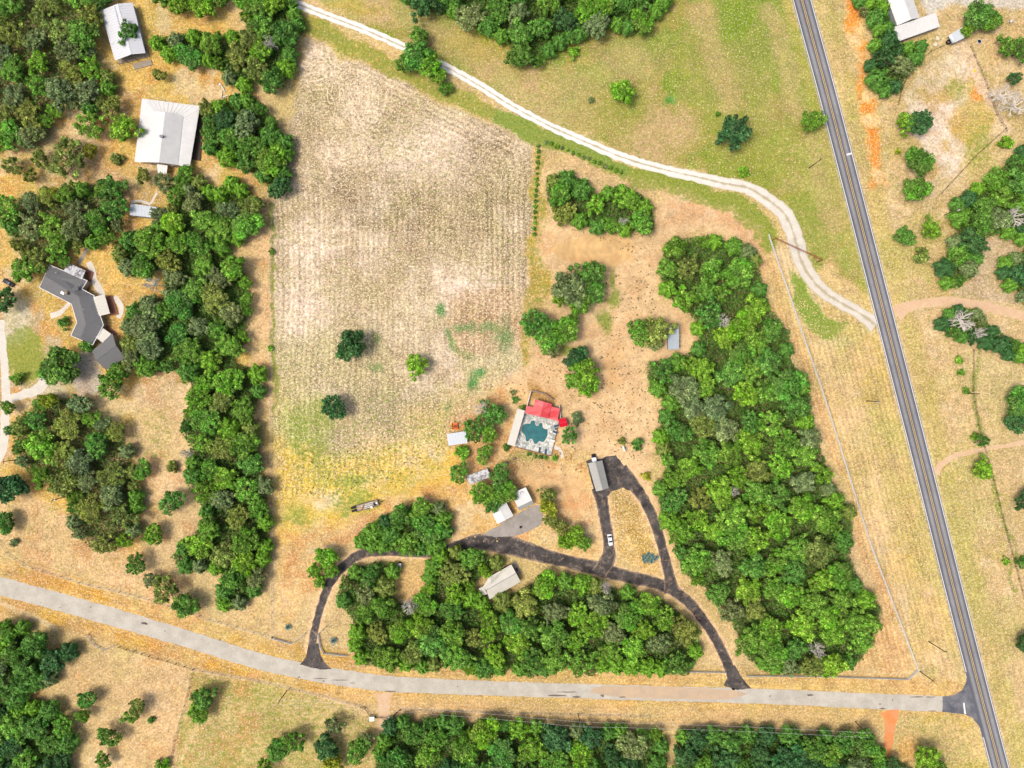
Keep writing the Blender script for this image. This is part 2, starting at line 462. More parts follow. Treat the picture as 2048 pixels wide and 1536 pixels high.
def seg_dist(x, y, pts):
    d = np.full(x.shape, 1e9)
    for (x1, y1), (x2, y2) in zip(pts[:-1], pts[1:]):
        ex, ey = x2 - x1, y2 - y1
        t = np.clip(((x - x1) * ex + (y - y1) * ey) / (ex * ex + ey * ey + 1e-9), 0, 1)
        d = np.minimum(d, np.hypot(x - x1 - t * ex, y - y1 - t * ey))
    return d

HWY = [(1568,-140),(1604,0),(1656,192),(1706,384),(1755,576),(1804,768),(1853,960),(1901,1152),(1950,1344),(2000,1536),(2037,1680)]
ROAD = [(-140,1132),(0,1172),(130,1207),(256,1243),(384,1281),(512,1321),(580,1337),(640,1348),(700,1358),(760,1366),(860,1372),(1024,1378),(1280,1386),(1536,1393),(1760,1403),(1888,1408)]
GRAVEL = [(480,-48),(560,-8),(640,26),(720,56),(790,86),(868,122),(950,166),(1024,212),(1099,252),(1174,285),(1249,316),(1324,338),(1399,355),(1449,367),(1500,378),(1540,398)]
GRAVEL2 = [(1536,396),(1560,418),(1580,448),(1592,484),(1602,520),(1620,553),(1646,582),(1684,607),(1722,628),(1752,650)]

def make_ground():
    step = 3.2
    ix = np.arange(-90, 2140, step); iy = np.arange(-90, 1628, step)
    far = np.array([120., 400, 1200, 4000, 9000, 20000])
    gx = np.concatenate([ix[0] - far[::-1], ix, ix[-1] + far])
    gy = np.concatenate([iy[0] - far[::-1], iy, iy[-1] + far])
    X, Y = np.meshgrid(gx, gy)
    nx, ny = len(gx), len(gy)
    # ragged edges: warp the coordinates in which zones are laid out
    wx = X + (vnoise(X, Y, 60, 1) - .5) * 40 + (vnoise(X, Y, 14, 2) - .5) * 12
    wy = Y + (vnoise(X, Y, 60, 3) - .5) * 40 + (vnoise(X, Y, 14, 4) - .5) * 12
    n1 = vnoise(X, Y, 220, 5); n2 = vnoise(X, Y, 70, 6); n3 = vnoise(X, Y, 26, 7); n4 = vnoise(X, Y, 10, 8, 3)
    A = lambda c: np.array(alb(c))
    C = np.empty(X.shape + (3,)); C[:] = A((222, 190, 140))
    spk = np.full(X.shape, .55); rowa = np.zeros(X.shape); weed = np.zeros(X.shape); row = X * MPP
    def ss(v, a, b):
        t = np.clip((v - a) / (b - a), 0, 1); return t * t * (3 - 2 * t)
    def put(m, c):
        C[:] = C * (1 - m[..., None]) + A(c) * m[..., None]
    def zone(poly, soft=14, warp=True):
        d = sdf(wx if warp else X, wy if warp else Y, poly)
        return 1 - ss(d, -soft, soft)
    def blob(cx, cy, rx, ry, soft=.5, warp=True):
        d = np.hypot(((wx if warp else X) - cx) / rx, ((wy if warp else Y) - cy) / ry)
        return 1 - ss(d, 1 - soft, 1 + soft)
    def line(pts, w, soft):
        return 1 - ss(seg_dist(wx, wy, pts), w, w + soft)
    patch = lambda n, a, b: ss(n, a, b)
    # overall drift of hue
    put(patch(n1, .45, .7) * .5, (206, 176, 112))
    # left estate: golden lawn with bare pink soil
    m = zone([(-200,-200),(420,-200),(480,180),(560,420),(545,560),(500,760),(380,800),(280,1100),(-200,1080)], 30)
    put(m, (220, 178, 98)); put(m * patch(n2, .46, .6), (226, 194, 150)); put(m * patch(n3, .55, .7) * .8, (196, 146, 74))
    weed = np.maximum(weed, m * .35)
    m = zone([(60,600),(110,640),(130,690),(110,770),(40,800),(-60,800),(-60,640),(20,610)], 10)
    put(m, (214, 152, 84)); put(m * patch(n3, .5, .62), (206, 178, 150))
    m = blob(50, 705, 40, 62, .3); put(m, (176, 156, 74)); weed = np.maximum(weed, m)
    for b in ((30,640,30,40),(95,780,34,34)):
        put(blob(*b, .5), (216, 200, 180))
    put(zone([(130,715),(185,700),(210,745),(205,790),(150,800),(125,760)], 8), (196, 180, 166))
    # peach lane west of the field
    m = zone([(455,500),(530,390),(548,400),(546,1285),(300,1210),(0,1090),(0,960),(120,1010),(260,1110),(440,1230),(540,1180),(535,900),(500,760),(500,560)], 12)
    put(m, (228, 188, 140)); put(m * patch(n3, .55, .75) * .6, (200, 150, 92))
    for b in ((310,860,50,60),(315,900,34,40)):
        m = blob(*b, .5); put(m * .7, (178, 158, 76)); weed = np.maximum(weed, m * .5)
    m = zone([(280,770),(370,800),(360,900),(370,1000),(280,1000),(260,860)], 14)
    put(m * .6, (232, 196, 156))
    # north-east pasture
    m = zone([(560,-100),(1590,-100),(1600,0),(1640,150),(1690,340),(1745,590),(1690,560),(1600,420),(1540,380),(1400,345),(1250,310),(1100,245),(900,135),(640,15)], 8)
    put(m, (158, 148, 72)); put(m * patch(n2, .46, .58), (126, 148, 48)); put(m * patch(1 - n2, .55, .68) * .8, (190, 160, 116)); spk = spk - m * .15
    weed = np.maximum(weed, m * .42)
    for b in ((1110,200,140,60),(1260,120,60,40),(1320,270,80,40)):
        put(m * blob(*b, .6) * .5, (206, 172, 128))
    for b in ((1480,340,70,60),(1440,250,50,50),(1560,300,80,120),(1240,220,60,50),(1390,120,40,60)):
        g = m * blob(*b, .7); put(g * .6, (148, 150, 58)); weed = np.maximum(weed, g * .6)
    for pts, w in (([(1400,30),(1440,130),(1455,200)], 12), ([(1545,20),(1575,140),(1600,220)], 10), ([(1620,280),(1640,370),(1660,440)], 9), ([(640,5),(800,30),(980,130),(1100,230)], 16)):
        put(line(pts, w, 20) * .45, (214, 178, 134))
    put(m * blob(700, 18, 70, 14, .5) * .6, (196, 160, 60)); put(m * blob(960, 95, 60, 30, .6) * .5, (190, 160, 62))
    hd = seg_dist(X, Y, HWY)
    # strip west of the highway: mown, parallel to it
    m = zone([(1540,470),(1600,520),(1660,600),(1750,655),(1785,760),(1890,1150),(1935,1350),(1900,1388),(1700,1375),(1500,1370),(1500,1350),(1815,1358),(1837,1340),(1735,1075),(1640,770)], 8)
    put(m, (226, 192, 142)); put(m * patch(n2, .5, .65) * .6, (214, 180, 110)); put(m * patch(n3, .6, .75) * .6, (206, 186, 150))
    m2 = zone([(1530,470),(1590,650),(1640,790),(1680,920),(1735,1080),(1830,1335),(1700,1350),(1760,1230),(1700,1060),(1700,1000),(1640,850),(1560,640)], 10)
    put(m2, (220, 178, 124)); put(m2 * patch(n3, .5, .65) * .5, (200, 150, 100))
    rd = (X * math.cos(math.radians(14.3)) - Y * math.sin(math.radians(14.3))) * MPP
    rr = np.maximum(m, m2); row = np.where(rr > .05, rd * 1.1, row); rowa = np.maximum(rowa, rr * .55)
    put(line([(1745,760),(1790,960),(1840,1160)], 10, 26) * .6, (186, 164, 82))
    put((1 - ss(np.abs(hd - 30), 2, 16)) * .45, (196, 176, 92))
    # grass and soil round the gravel drive
    m = zone([(1585,545),(1610,560),(1640,620),(1690,650),(1680,680),(1640,685),(1615,640),(1590,600)], 7)
    put(m, (104, 168, 52)); weed = np.maximum(weed, m)
    put(zone([(1610,470),(1640,480),(1670,530),(1640,535),(1615,500)], 6), (222, 176, 132))
    put(zone([(1540,470),(1590,500),(1600,560),(1570,540)], 8) * .8, (224, 196, 156))
    m = zone([(1560,400),(1600,380),(1640,420),(1660,500),(1640,560),(1600,480)], 14); put(m * .8, (150, 148, 58)); weed = np.maximum(weed, m * .8)
    m = line([(1000,232),(1080,272),(1180,308),(1250,345)], 11, 12); put(m, (98, 146, 60)); weed = np.maximum(weed, m)
    m = line([(1280,355),(1400,385),(1480,415),(1535,470)], 16, 16); put(m, (146, 148, 50)); weed = np.maximum(weed, m * .9)
    m = line([(600,50),(720,100),(800,150),(900,180),(980,220)], 10, 16); put(m * .85, (172, 152, 60)); weed = np.maximum(weed, m * .8)
    # the mown field
    F = zone([(612,78),(650,96),(1066,286),(1062,470),(1050,640),(1042,740),(960,800),(900,900),(720,990),(552,1000),(546,400),(592,180)], 5)
    put(F, (196, 172, 134)); put(F * patch(n2, .5, .66) * .6, (180, 156, 116)); put(F * patch(1 - n2, .52, .66) * .6, (228, 206, 170)); put(F * ss(Y, 480, 700) * patch(n2, .4, .6) * .7, (196, 186, 124))
    put(F * patch(n3, .58, .72) * .35, (172, 148, 108)); put(F * patch(1 - n3, .58, .72) * .45, (234, 214, 182))
    for b in ((650,190,34,40),(690,380,50,60),(730,430,60,30),(840,420,60,60),(900,470,50,50),(1000,400,60,100),(760,250,60,20),(960,300,70,50)):
        put(F * blob(*b, .7) * (.55 + .6 * patch(n3, .42, .58)) * .75, (150, 132, 92))
    for b in ((720,215,40,40),(690,300,50,30),(640,130,50,40),(630,480,60,50),(840,300,70,50),(940,560,50,40),(620,620,60,60)):
        put(F * blob(*b, .7) * (.5 + .6 * patch(n3, .42, .58)) * .8, (244, 218, 190))
    weed = np.maximum(weed, F * (.08 + .3 * patch(n1, .45, .6)))
    spk = np.maximum(spk, F * .85)
    edge = zone([(612,78),(1066,286),(1062,470),(1052,640),(990,560),(960,330),(640,110)], 20)
    diag = (X * math.sin(math.radians(26)) - Y * math.cos(math.radians(26))) * MPP
    swirl = X * MPP + (vnoise(X, Y, 190, 21, 2) - .5) * 5 * (1 - edge) + (vnoise(X, Y, 44, 22, 2) - .5) * 1.0
    swirl = np.where(sdf(X, Y, [(600,60),(1062,284),(1010,330),(960,390),(820,330),(700,270),(620,200)]) < 0, diag * 1.05, swirl)
    row = np.where(F > .02, swirl, row); rowa = np.maximum(rowa, F * (.3 + .4 * edge + .4 * patch(vnoise(X, Y, 130, 44), .42, .6)))
    curl = F * np.clip(blob(650, 140, 60, 60, .6) + blob(715, 215, 60, 50, .6) + blob(680, 320, 70, 50, .6) * .8 + blob(880, 330, 60, 30, .6) * .4 + blob(1020, 290, 40, 40, .6) * .6, 0, 1)
    # yellow-green low pasture south of it
    m = zone([(548,760),(620,800),(760,840),(900,780),(1000,760),(1010,800),(930,850),(890,950),(780,1000),(560,1010)], 30)
    put(m * .85, (226, 192, 128)); put(m * patch(n2, .44, .58), (196, 186, 96)); weed = np.maximum(weed, m * .5)
    m = zone([(556,900),(680,920),(860,890),(900,950),(780,1000),(640,1040),(556,1060)], 24)
    put(m * .9, (222, 190, 104)); put(m * patch(n3, .48, .62) * .8, (190, 180, 76)); weed = np.maximum(weed, m * .35)
    for b in ((600,850,30,55),(640,830,30,30),(598,890,20,40),(640,900,30,60),(600,1040,40,24),(700,1000,60,20),(700,965,80,16)):
        g = blob(*b, .8); put(g * .85, (160, 174, 76)); weed = np.maximum(weed, g * .8)
    for b in ((680,880,36,30),(760,840,80,30),(790,800,80,30)):
        g = blob(*b, .8); put(g * .7, (164, 150, 108)); weed = np.maximum(weed, g * .5)
    for b in ((855,905,30,22),(820,930,26,26),(750,975,26,14),(640,1000,40,14)):
        put(blob(*b, .6) * .85, (240, 218, 190))
    put(blob(860, 840, 40, 30, .8) * .7, (226, 190, 90))
    # red-brown hay stubble and rank green
    m = zone([(895,590),(1045,580),(1048,690),(1000,700),(930,720),(890,690)], 12); put(m * .7, (204, 166, 120)); rowa = np.maximum(rowa, m * .8)
    put(m * patch(n3, .5, .65) * .6, (178, 134, 90))
    for b in ((1008,670,19,30),(930,657,24,10),(982,654,20,9),(893,672,10,18),(902,692,9,12),(873,614,8,14),(955,768,12,18),(968,752,10,8),(893,813,7,6),(745,680,10,10),(750,730,14,8),(678,1022,7,7),(1330,205,14,8),(880,964,40,7),(820,985,30,6)):
        g = blob(*b, .6); put(g * .95, (72, 146, 60)); weed = np.maximum(weed * (1 - g), g * .3); spk = spk * (1 - .5 * g); rowa = rowa * (1 - g * .6)
    put(line([(905,690),(920,705),(950,715)], 5, 8) * .7, (120, 150, 60))
    # narrow strip between field and overgrown fence, and clearing
    m = zone([(1066,288),(1100,300),(1085,360),(1090,440),(1100,600),(1050,740),(1040,740),(1052,600),(1062,470)], 7)
    put(m, (204, 168, 106)); put(m * patch(n3, .45, .6) * .8, (182, 152, 62)); weed = np.maximum(weed, m * .6)
    S = zone([(1080,440),(1180,460),(1310,470),(1318,400),(1360,380),(1470,420),(1530,470),(1520,500),(1400,465),(1320,490),(1318,600),(1370,620),(1395,660),(1390,700),(1330,720),(1290,720),(1290,780),(1330,820),(1310,880),(1300,960),(1330,1000),(1320,1030),(1260,950),(1220,905),(1170,905),(1130,900),(1010,760),(1060,720),(1110,620),(1100,540),(1075,500)], 10)
    put(S, (232, 194, 146)); put(S * patch(n3, .52, .66) * .5, (214, 170, 118)); spk = np.where(S > .5, .35, spk)
    m = zone([(1108,490),(1150,468),(1230,470),(1268,490),(1262,520),(1215,540),(1120,520)], 6); put(m, (226, 184, 128)); spk = np.where(m > .5, .08, spk)
    sw2 = np.hypot(X - 1215, (Y - 500) * 1.3) * MPP * .8 + (n2 - .5) * 8
    row = np.where(m > .02, sw2, row); rowa = np.where(m > .3, .18, rowa)
    m = zone([(1205,700),(1250,690),(1250,780),(1215,790)], 8); put(m, (228, 186, 134)); spk = np.where(m > .5, .12, spk)
    for b in ((1210,640,12,26),(1230,600,10,20),(1130,700,20,12),(1225,560,8,20)):
        g = blob(*b, .7); put(g * .7, (140, 150, 68)); weed = np.maximum(weed, g)
    m = zone([(1360,385),(1470,425),(1530,470),(1540,560),(1575,650),(1555,640),(1520,520),(1470,470),(1380,440),(1340,440)], 8); put(m, (218, 172, 124)); put(m * patch(n3, .5, .62) * .7, (236, 202, 162))
    m = zone([(1080,290),(1110,300),(1250,350),(1350,390),(1310,420),(1240,360),(1180,355),(1120,335),(1085,350)], 8); put(m * .9, (216, 180, 130)); weed = np.maximum(weed, m * .3)
    # homestead yard
    Yd = zone([(900,830),(1010,760),(1130,900),(1175,905),(1180,980),(1200,1080),(1215,1110),(1170,1130),(1080,1090),(1000,1080),(900,1085),(880,1000),(760,1040),(700,1100),(640,1160),(560,1270),(548,1060),(700,1030),(880,950)], 16)
    put(Yd, (230, 190, 134)); put(Yd * patch(n2, .5, .64) * .7, (222, 176, 98)); put(Yd * patch(n3, .58, .7) * .7, (204, 152, 92)); put(Yd * patch(1 - n3, .58, .7) * .6, (242, 212, 170))
    m = zone([(1030,920),(1120,920),(1170,960),(1180,1040),(1150,1040),(1100,980),(1060,960)], 12); put(m * .8, (230, 188, 140)); spk = np.where(m > .6, .25, spk)
    put(zone([(1060,765),(1120,785),(1110,808),(1060,800)], 5) * .8, (178, 132, 62))
    put(zone([(1030,775),(1052,770),(1050,812),(1030,812)], 5) * .8, (224, 180, 124))
    put(blob(1045, 920, 60, 14, .6) * .6, (170, 146, 92)); weed = np.maximum(weed, blob(1060, 915, 60, 14, .6) * .7)
    # island between the drives
    m = zone([(1222,985),(1245,978),(1262,990),(1290,1030),(1310,1080),(1322,1150),(1290,1155),(1240,1120),(1225,1080)], 3)
    put(m, (222, 182, 118)); put(m * patch(n3, .45, .6) * .8, (190, 146, 72)); weed = np.maximum(weed, m * .2); spk = np.maximum(spk, m * .8)
    put(zone([(795,1120),(855,1110),(850,1190),(805,1200),(790,1170)], 6), (228, 182, 122))
    # banks of the side road
    rd2 = seg_dist(X, Y, ROAD)
    bank = (1 - ss(rd2 + (n3 - .5) * 16, 40, 62))
    put(bank, (222, 180, 118)); put(bank * patch(n3, .5, .64) * .7, (196, 150, 86)); put(bank * patch(n2, .5, .62) * (X < 700) * .9, (208, 156, 66))
    put((1 - ss(np.abs(rd2 - 22), 1, 6)) * .7, (230, 188, 116))
    along = rd2 * MPP; bk = bank * (F < .1); row = np.where(bk > .1, along * 1.3, row); rowa = np.where(bk > .1, bk * .25, rowa)
    # south of the road
    m = zone([(-80,1215),(60,1262),(170,1300),(385,1340),(335,1600),(100,1600),(150,1480),(60,1390),(150,1310),(80,1270)], 8)
    put(m, (226, 188, 138)); put(m * patch(n3, .55, .7) * .5, (240, 208, 168))
    m = zone([(388,1340),(520,1360),(700,1410),(745,1440),(745,1600),(335,1600)], 8)
    put(m, (206, 178, 122)); put(m * patch(n2, .46, .6) * .9, (178, 158, 92)); put(m * patch(n3, .56, .7) * .6, (200, 152, 98)); weed = np.maximum(weed, m * .55)
    put(line([(362,1600),(362,1520),(390,1470),(440,1425),(500,1412)], 3, 5), (226, 192, 138))
    put(zone([(780,1400),(1330,1415),(1750,1425),(1740,1470),(1600,1460),(1330,1455),(1000,1440),(790,1440)], 6) * .8, (218, 178, 126))
    m = zone([(1790,1430),(1930,1432),(1975,1530),(1990,1600),(1780,1600),(1765,1500)], 8); put(m, (218, 186, 126)); put(m * patch(n2, .45, .6) * .8, (190, 164, 78)); weed = np.maximum(weed, m * .4)
    put(blob(1815, 1500, 26, 26, .7) * .7, (226, 152, 86))
    # east of the highway
    m = zone([(1630,-100),(2200,-100),(2200,1700),(2040,1700),(2005,1450),(1925,1140),(1830,770),(1735,390)], 4)
    put(m, (214, 182, 134)); put(m * patch(n2, .48, .62) * .8, (196, 170, 108)); put(m * patch(n3, .55, .68) * .6, (228, 200, 160)); weed = np.maximum(weed, m * .35)
    put(m * (1 - ss(np.abs(hd - 42), 8, 30)) * .6, (192, 172, 92))
    m = zone([(1685,-60),(1725,-60),(1735,60),(1738,110),(1728,140),(1755,210),(1765,300),(1768,380),(1745,380),(1740,300),(1722,220),(1720,140),(1700,60)], 11); OR = m
    put(m * .95, (238, 176, 104)); put(m * patch(n3, .40, .58) * .95, (238, 146, 62)); put(m * patch(1 - n3, .54, .7) * .7, (240, 206, 156))
    m = zone([(1860,130),(1930,80),(1990,230),(1995,265),(1890,390),(1855,400),(1850,300),(1800,200)], 9)
    put(m, (230, 200, 172)); put(m * patch(n3, .5, .62) * .8, (206, 168, 96)); put(m * patch(1 - n3, .55, .68) * .8, (240, 218, 200))
    m = zone([(1905,210),(1960,190),(1990,250),(1950,300),(1910,260)], 10); put(m * .8, (204, 164, 84)); weed = np.maximum(weed, m * .4)
    put(blob(1948, 190, 10, 14, .6), (238, 146, 66))
    put(line([(1925,85),(1960,170),(1990,240),(2010,262)], 7, 8), (228, 194, 164)); put(line([(2005,255),(1950,310),(1880,385)], 6, 8), (226, 196, 160))
    put(zone([(1828,-60),(2060,-60),(2060,20),(1990,12),(1900,8),(1850,30),(1838,10)], 6), (214, 206, 196))
    put(zone([(2048,20),(2000,60),(1960,90),(1980,130),(2060,110)], 12) * .8, (216, 176, 128))
    for b in ((1905,170,30,18),(1960,300,30,60)):
        g = blob(*b, .7); put(g * .6, (180, 164, 66)); weed = np.maximum(weed, g * .7)
    m = zone([(1960,470),(2010,470),(2050,500),(2000,530),(1995,570),(2040,610),(1900,600),(1955,560)], 8); put(m, (204, 178, 146))
    m = zone([(1920,690),(2010,720),(2060,740),(2060,860),(2010,870),(1930,780)], 10); put(m * .8, (214, 190, 140)); weed = np.maximum(weed, m * .4)
    rr = (1 - ss(np.abs(hd - 70), 40, 70)) * (X > 1850) * (Y > 640); row = np.where(rr > .05, rd * .9, row); rowa = np.maximum(rowa, rr * .3)
    # fence-line weeds
    for pts, w in (([(1950,700),(1945,780),(1955,850),(1985,960),(2010,1060),(2040,1180)], 3), ([(545,420),(546,820)], 3)):
        g = line(pts, w, 5); put(g * .6, (150, 140, 84)); weed = np.maximum(weed, g * .8)
    # pale trodden fence lines
    for pts, w in (([(548,400),(541,520),(541,700),(543,860),(545,1080),(545,1280)], 1.6), ([(300,1195),(420,1240),(545,1275)], 2), ([(50,1130),(160,1165),(300,1200)], 2), ([(0,1205),(60,1232),(110,1256)], 4),
                   ([(388,1340),(520,1362),(640,1390),(720,1415)], 2), ([(800,1418),(1024,1425),(1300,1431)], 1.5)):
        put((1 - ss(seg_dist(X, Y, pts), w, w + 3)) * .8, (240, 208, 164))
    # olive regrowth everywhere, stronger along the highway
    og = patch(vnoise(X, Y, 120, 31), .46, .62) * .35 + patch(vnoise(X, Y, 36, 32), .5, .66) * .3
    og = og * (1 - OR) * (1 - S) * (1 - .5 * Yd) * (C[..., 1] > C[..., 2] * 1.2)
    put(np.clip(og * (.6 + .9 * (1 - ss(hd, 60, 160))), 0, .7), (182, 172, 98))
    C[..., 0] *= 1 - .035 * (1 - F); C[..., 2] *= 1 - .03 * (1 - F) + .03 * F
    # greyer, browner mottling: trampled and rusty soil
    dk = patch(vnoise(X, Y, 90, 41), .5, .68) * .5 + patch(vnoise(X, Y, 30, 42), .54, .7) * .45
    gold = zone([(548,880),(700,910),(880,880),(930,850),(930,960),(780,1010),(640,1060),(552,1080)], 26)
    put(np.clip(dk, 0, .8) * (1 - OR) * (1 - .8 * gold) * .5, (170, 142, 100)); put(gold * (.25 + .45 * patch(n3, .45, .6)), (226, 188, 84))
    rust = patch(vnoise(X, Y, 46, 43), .56, .7) * np.clip(Yd + S * .4 + (X < 520) * .6, 0, 1)
    put(rust * .55, (196, 134, 78))
    lum = C @ np.array([.3, .6, .1]); ds = -.06 + .20 * F * (1 - gold) + .06 * S
    C[:] = C * (1 - ds[..., None]) + lum[..., None] * np.array([1.04, 1.0, .92]) * ds[..., None]
    # leaf litter under the woods
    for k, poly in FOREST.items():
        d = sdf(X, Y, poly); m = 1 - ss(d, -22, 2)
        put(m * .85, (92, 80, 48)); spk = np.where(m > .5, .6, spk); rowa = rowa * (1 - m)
    # bare shoulder dust along drives
    for pts, w in (DRIVE_SHOULDERS):
        put((1 - ss(seg_dist(X, Y, pts) + (n4 - .5) * 6, w, w + 6)) * .85, (234, 196, 146))
    sh = 1 - ss(hd, 19, 24); put(sh * .6, (206, 190, 160))
    C[:] *= (.88 + (n4[..., None] - .5) * .34)

    verts = np.stack([(X - 1024) * MPP, (768 - Y) * MPP, np.zeros_like(X)], -1).reshape(-1, 3)
    me = bpy.data.meshes.new('ground')
    a = np.arange(nx * ny).reshape(ny, nx)
    q = np.stack([a[:-1, :-1], a[1:, :-1], a[1:, 1:], a[:-1, 1:]], -1).reshape(-1, 4)
    me.vertices.add(len(verts)); me.vertices.foreach_set('co', verts.ravel().astype(np.float32))
    me.loops.add(q.size); me.loops.foreach_set('vertex_index', q.ravel().astype(np.int32))
    me.polygons.add(len(q)); me.polygons.foreach_set('loop_start', (np.arange(len(q)) * 4).astype(np.int32))
    me.update(calc_edges=True)
    def attr(nm, arr):
        at = me.attributes.new(nm, 'FLOAT_COLOR', 'POINT')
        b = np.ones((nx * ny, 4), np.float32); b[:, :arr.shape[-1]] = arr.reshape(-1, arr.shape[-1]); at.data.foreach_set('color', b.ravel())
    attr('Col', np.clip(C, 0.01, .9)); attr('mask', np.stack([np.clip(spk, 0, 1), rowa, np.clip(weed, 0, 1), np.clip(curl, 0, 1)], -1))
    at = me.attributes.new('row', 'FLOAT', 'POINT'); at.data.foreach_set('value', row.ravel().astype(np.float32))
    tag(link('ground', me, M['ground']), 'dry tan and yellow-green grassland with bare sandy patches', 'ground', None, 'structure')

# ---------------------------------------------------------------- roads
def resample(pts, step):
    p = [Vector((a, b, 0)) for a, b in pts]
    p = [p[0] * 2 - p[1]] + p + [p[-1] * 2 - p[-2]]
    out = []
    for i in range(1, len(p) - 2):
        n = max(1, int((p[i + 1] - p[i]).length / step))
        for k in range(n):
            t = k / n; t2, t3 = t * t, t * t * t
            out.append((.5 * (2 * p[i] + (p[i + 1] - p[i - 1]) * t + (2 * p[i - 1] - 5 * p[i] + 4 * p[i + 1] - p[i + 2]) * t2 + (3 * p[i] - p[i - 1] - 3 * p[i + 1] + p[i + 2]) * t3), i - 1 + t))
    out.append((p[-2], len(p) - 3))
    return out

def strip(name, pts, width, z, mat, label=None, cat=None, rag=0.0, parent=None, off=0.0, step=7, cols=4):
    """road-like sheet along a survey line; width in survey pixels, one number or one per point"""
    rs = resample(pts, step)
    vs, fs, uv = [], [], []
    s = 0.0
    for i, (c, t) in enumerate(rs):
        d = (rs[min(i + 1, len(rs) - 1)][0] - rs[max(i - 1, 0)][0]).normalized()
        nrm = Vector((-d.y, d.x, 0))
        w = width if not isinstance(width, (list, tuple)) else width[int(t)] * (1 - (t - int(t))) + width[min(int(t) + 1, len(width) - 1)] * (t - int(t))
        if i: s += (c - rs[i - 1][0]).length * MPP
        j0, j1 = random.uniform(-rag, rag), random.uniform(-rag, rag)
        for k in range(cols + 1):
            u = k / cols
            e = (u - .5) * w + off + (j0 if k == 0 else j1 if k == cols else 0)
            q = c + nrm * e
            vs.append(tuple(P(q.x, q.y, 0) + Vector((0, 0, z)))); uv.append((u, s))
    n = cols + 1
    for i in range(len(rs) - 1):
        for k in range(cols):
            fs.append((i * n + k, i * n + k + 1, (i + 1) * n + k + 1, (i + 1) * n + k))
    me = bpy.data.meshes.new(name); me.from_pydata(vs, [], fs)
    bm = bmesh.new(); bm.from_mesh(me)
    for f in bm.faces:
        f.normal_update()
        if f.normal.z < 0: f.normal_flip()
    bm.to_mesh(me); bm.free()
    l = me.uv_layers.new(name='UVMap')
    for lp in me.loops: l.data[lp.index].uv = uv[lp.vertex_index]
    o = link(name, me, mat, parent)
    if parent is None: tag(o, label, cat, None, 'structure')
    return o

def sheet(name, poly, z, mat, label=None, cat=None, rag=0.8, parent=None, thick=0.0, kind='structure', holes=()):
    def dense(pl):
        out = []
        for k in range(len(pl)):
            a, b = Vector((*pl[k], 0)), Vector((*pl[(k + 1) % len(pl)], 0))
            n = max(1, int((b - a).length / 5)) if rag else 1
            out += [a.lerp(b, i / n) for i in range(n)]
        return [P(q.x + random.uniform(-rag, rag), q.y + random.uniform(-rag, rag), 0) + Vector((0, 0, z)) for q in out]
    bm = bmesh.new(); es = []
    for pl in (poly, *holes):
        vs = [bm.verts.new(q) for q in dense(pl)]
        es += [bm.edges.new((vs[i], vs[(i + 1) % len(vs)])) for i in range(len(vs))]
    bmesh.ops.triangle_fill(bm, use_beauty=True, use_dissolve=False, edges=es)
    if thick:
        r = bmesh.ops.extrude_face_region(bm, geom=list(bm.faces))
        for v in r['geom']:
            if isinstance(v, bmesh.types.BMVert): v.co.z -= thick
        bmesh.ops.recalc_face_normals(bm, faces=bm.faces)
    else:
        for f in bm.faces:
            f.normal_update()
            if f.normal.z < 0: f.normal_flip()
    me = bpy.data.meshes.new(name); bm.to_mesh(me); bm.free()
    ul = me.uv_layers.new(name='UVMap')
    for lp in ul.data: lp.uv = (.3, 0)
    if parent is not None:
        me.transform(Matrix.Translation(-parent.location))
    o = link(name, me, mat, parent)
    if parent is None: tag(o, label, cat, None, kind)
    return o

DR_MAIN = [(622,1318),(623,1298),(626,1280),(629,1262),(635,1236),(646,1200),(662,1162),(695,1126),(730,1106),(790,1104),(850,1106),(905,1096),(950,1084),(1010,1088),(1070,1106),(1130,1122),(1190,1136),(1250,1152),(1310,1166),(1352,1184),(1388,1216),(1418,1256),(1444,1302),(1462,1345),(1474,1378)]
DR_W = [20,19,17,16,16,18,20,21,20,19,20,24,32,46,34,28,30,28,25,25,22,21,21,22,22]
DR_W = [w * .93 for w in DR_W]
DR_CAR = [(1196,1148),(1216,1118),(1218,1092),(1212,1050),(1205,1008),(1197,975)]
DR_CAR_W = [30,30,21,22,24,30]
DR_E = [(1345,1184),(1338,1150),(1326,1100),(1312,1052),(1292,1006),(1266,968),(1240,940)]
DR_E_W = [34,21,19,20,20,24,34]
DRIVE_SHOULDERS = [(DR_MAIN[1:-1], 12), (DR_CAR[1:], 14), (DR_E, 12), ([(1205,910),(1240,910),(1290,985)], 14)]
make_ground()

hw = strip('highway', HWY, 37.5, 0.02, M['hwy'], 'two-lane asphalt highway with double yellow centre lines', 'road', step=16, cols=8)
for off, nm, w, mt in ((-1.35, 'yellow_line', .95, 'yellow_paint'), (1.35, 'yellow_line', .95, 'yellow_paint')):
    strip(nm, HWY, w * .62, 0.026, M[mt], parent=hw, off=off, step=16, cols=1)
strip('edge_line', HWY, 1.3, 0.026, M['white_paint'], parent=hw, off=-17.0, step=16, cols=1)   # east edge
WE = [(1568,-140),(1604,0),(1656,192),(1706,384),(1755,576),(1804,768),(1853,960),(1901,1152),(1949,1340)]
strip('edge_line', WE, 1.3, 0.026, M['white_paint'], parent=hw, off=17.0, step=16, cols=1)
strip('edge_line', [(1983,1470),(2000,1536),(2037,1680)], 1.3, 0.026, M['white_paint'], parent=hw, off=17.0, step=16, cols=1)
sheet('seam_patch', [(1692,308),(1703,305),(1705,308),(1694,311)], 0.03, M['white_paint'], parent=hw, rag=.2)
rdo = strip('side_road', ROAD, [36,36,36,36,34,33,32,33,33,32,30,29,29,30,31,31], 0.012, M['road'], 'pale grey worn country road along the bottom', 'road', rag=1.0, step=7, cols=6)
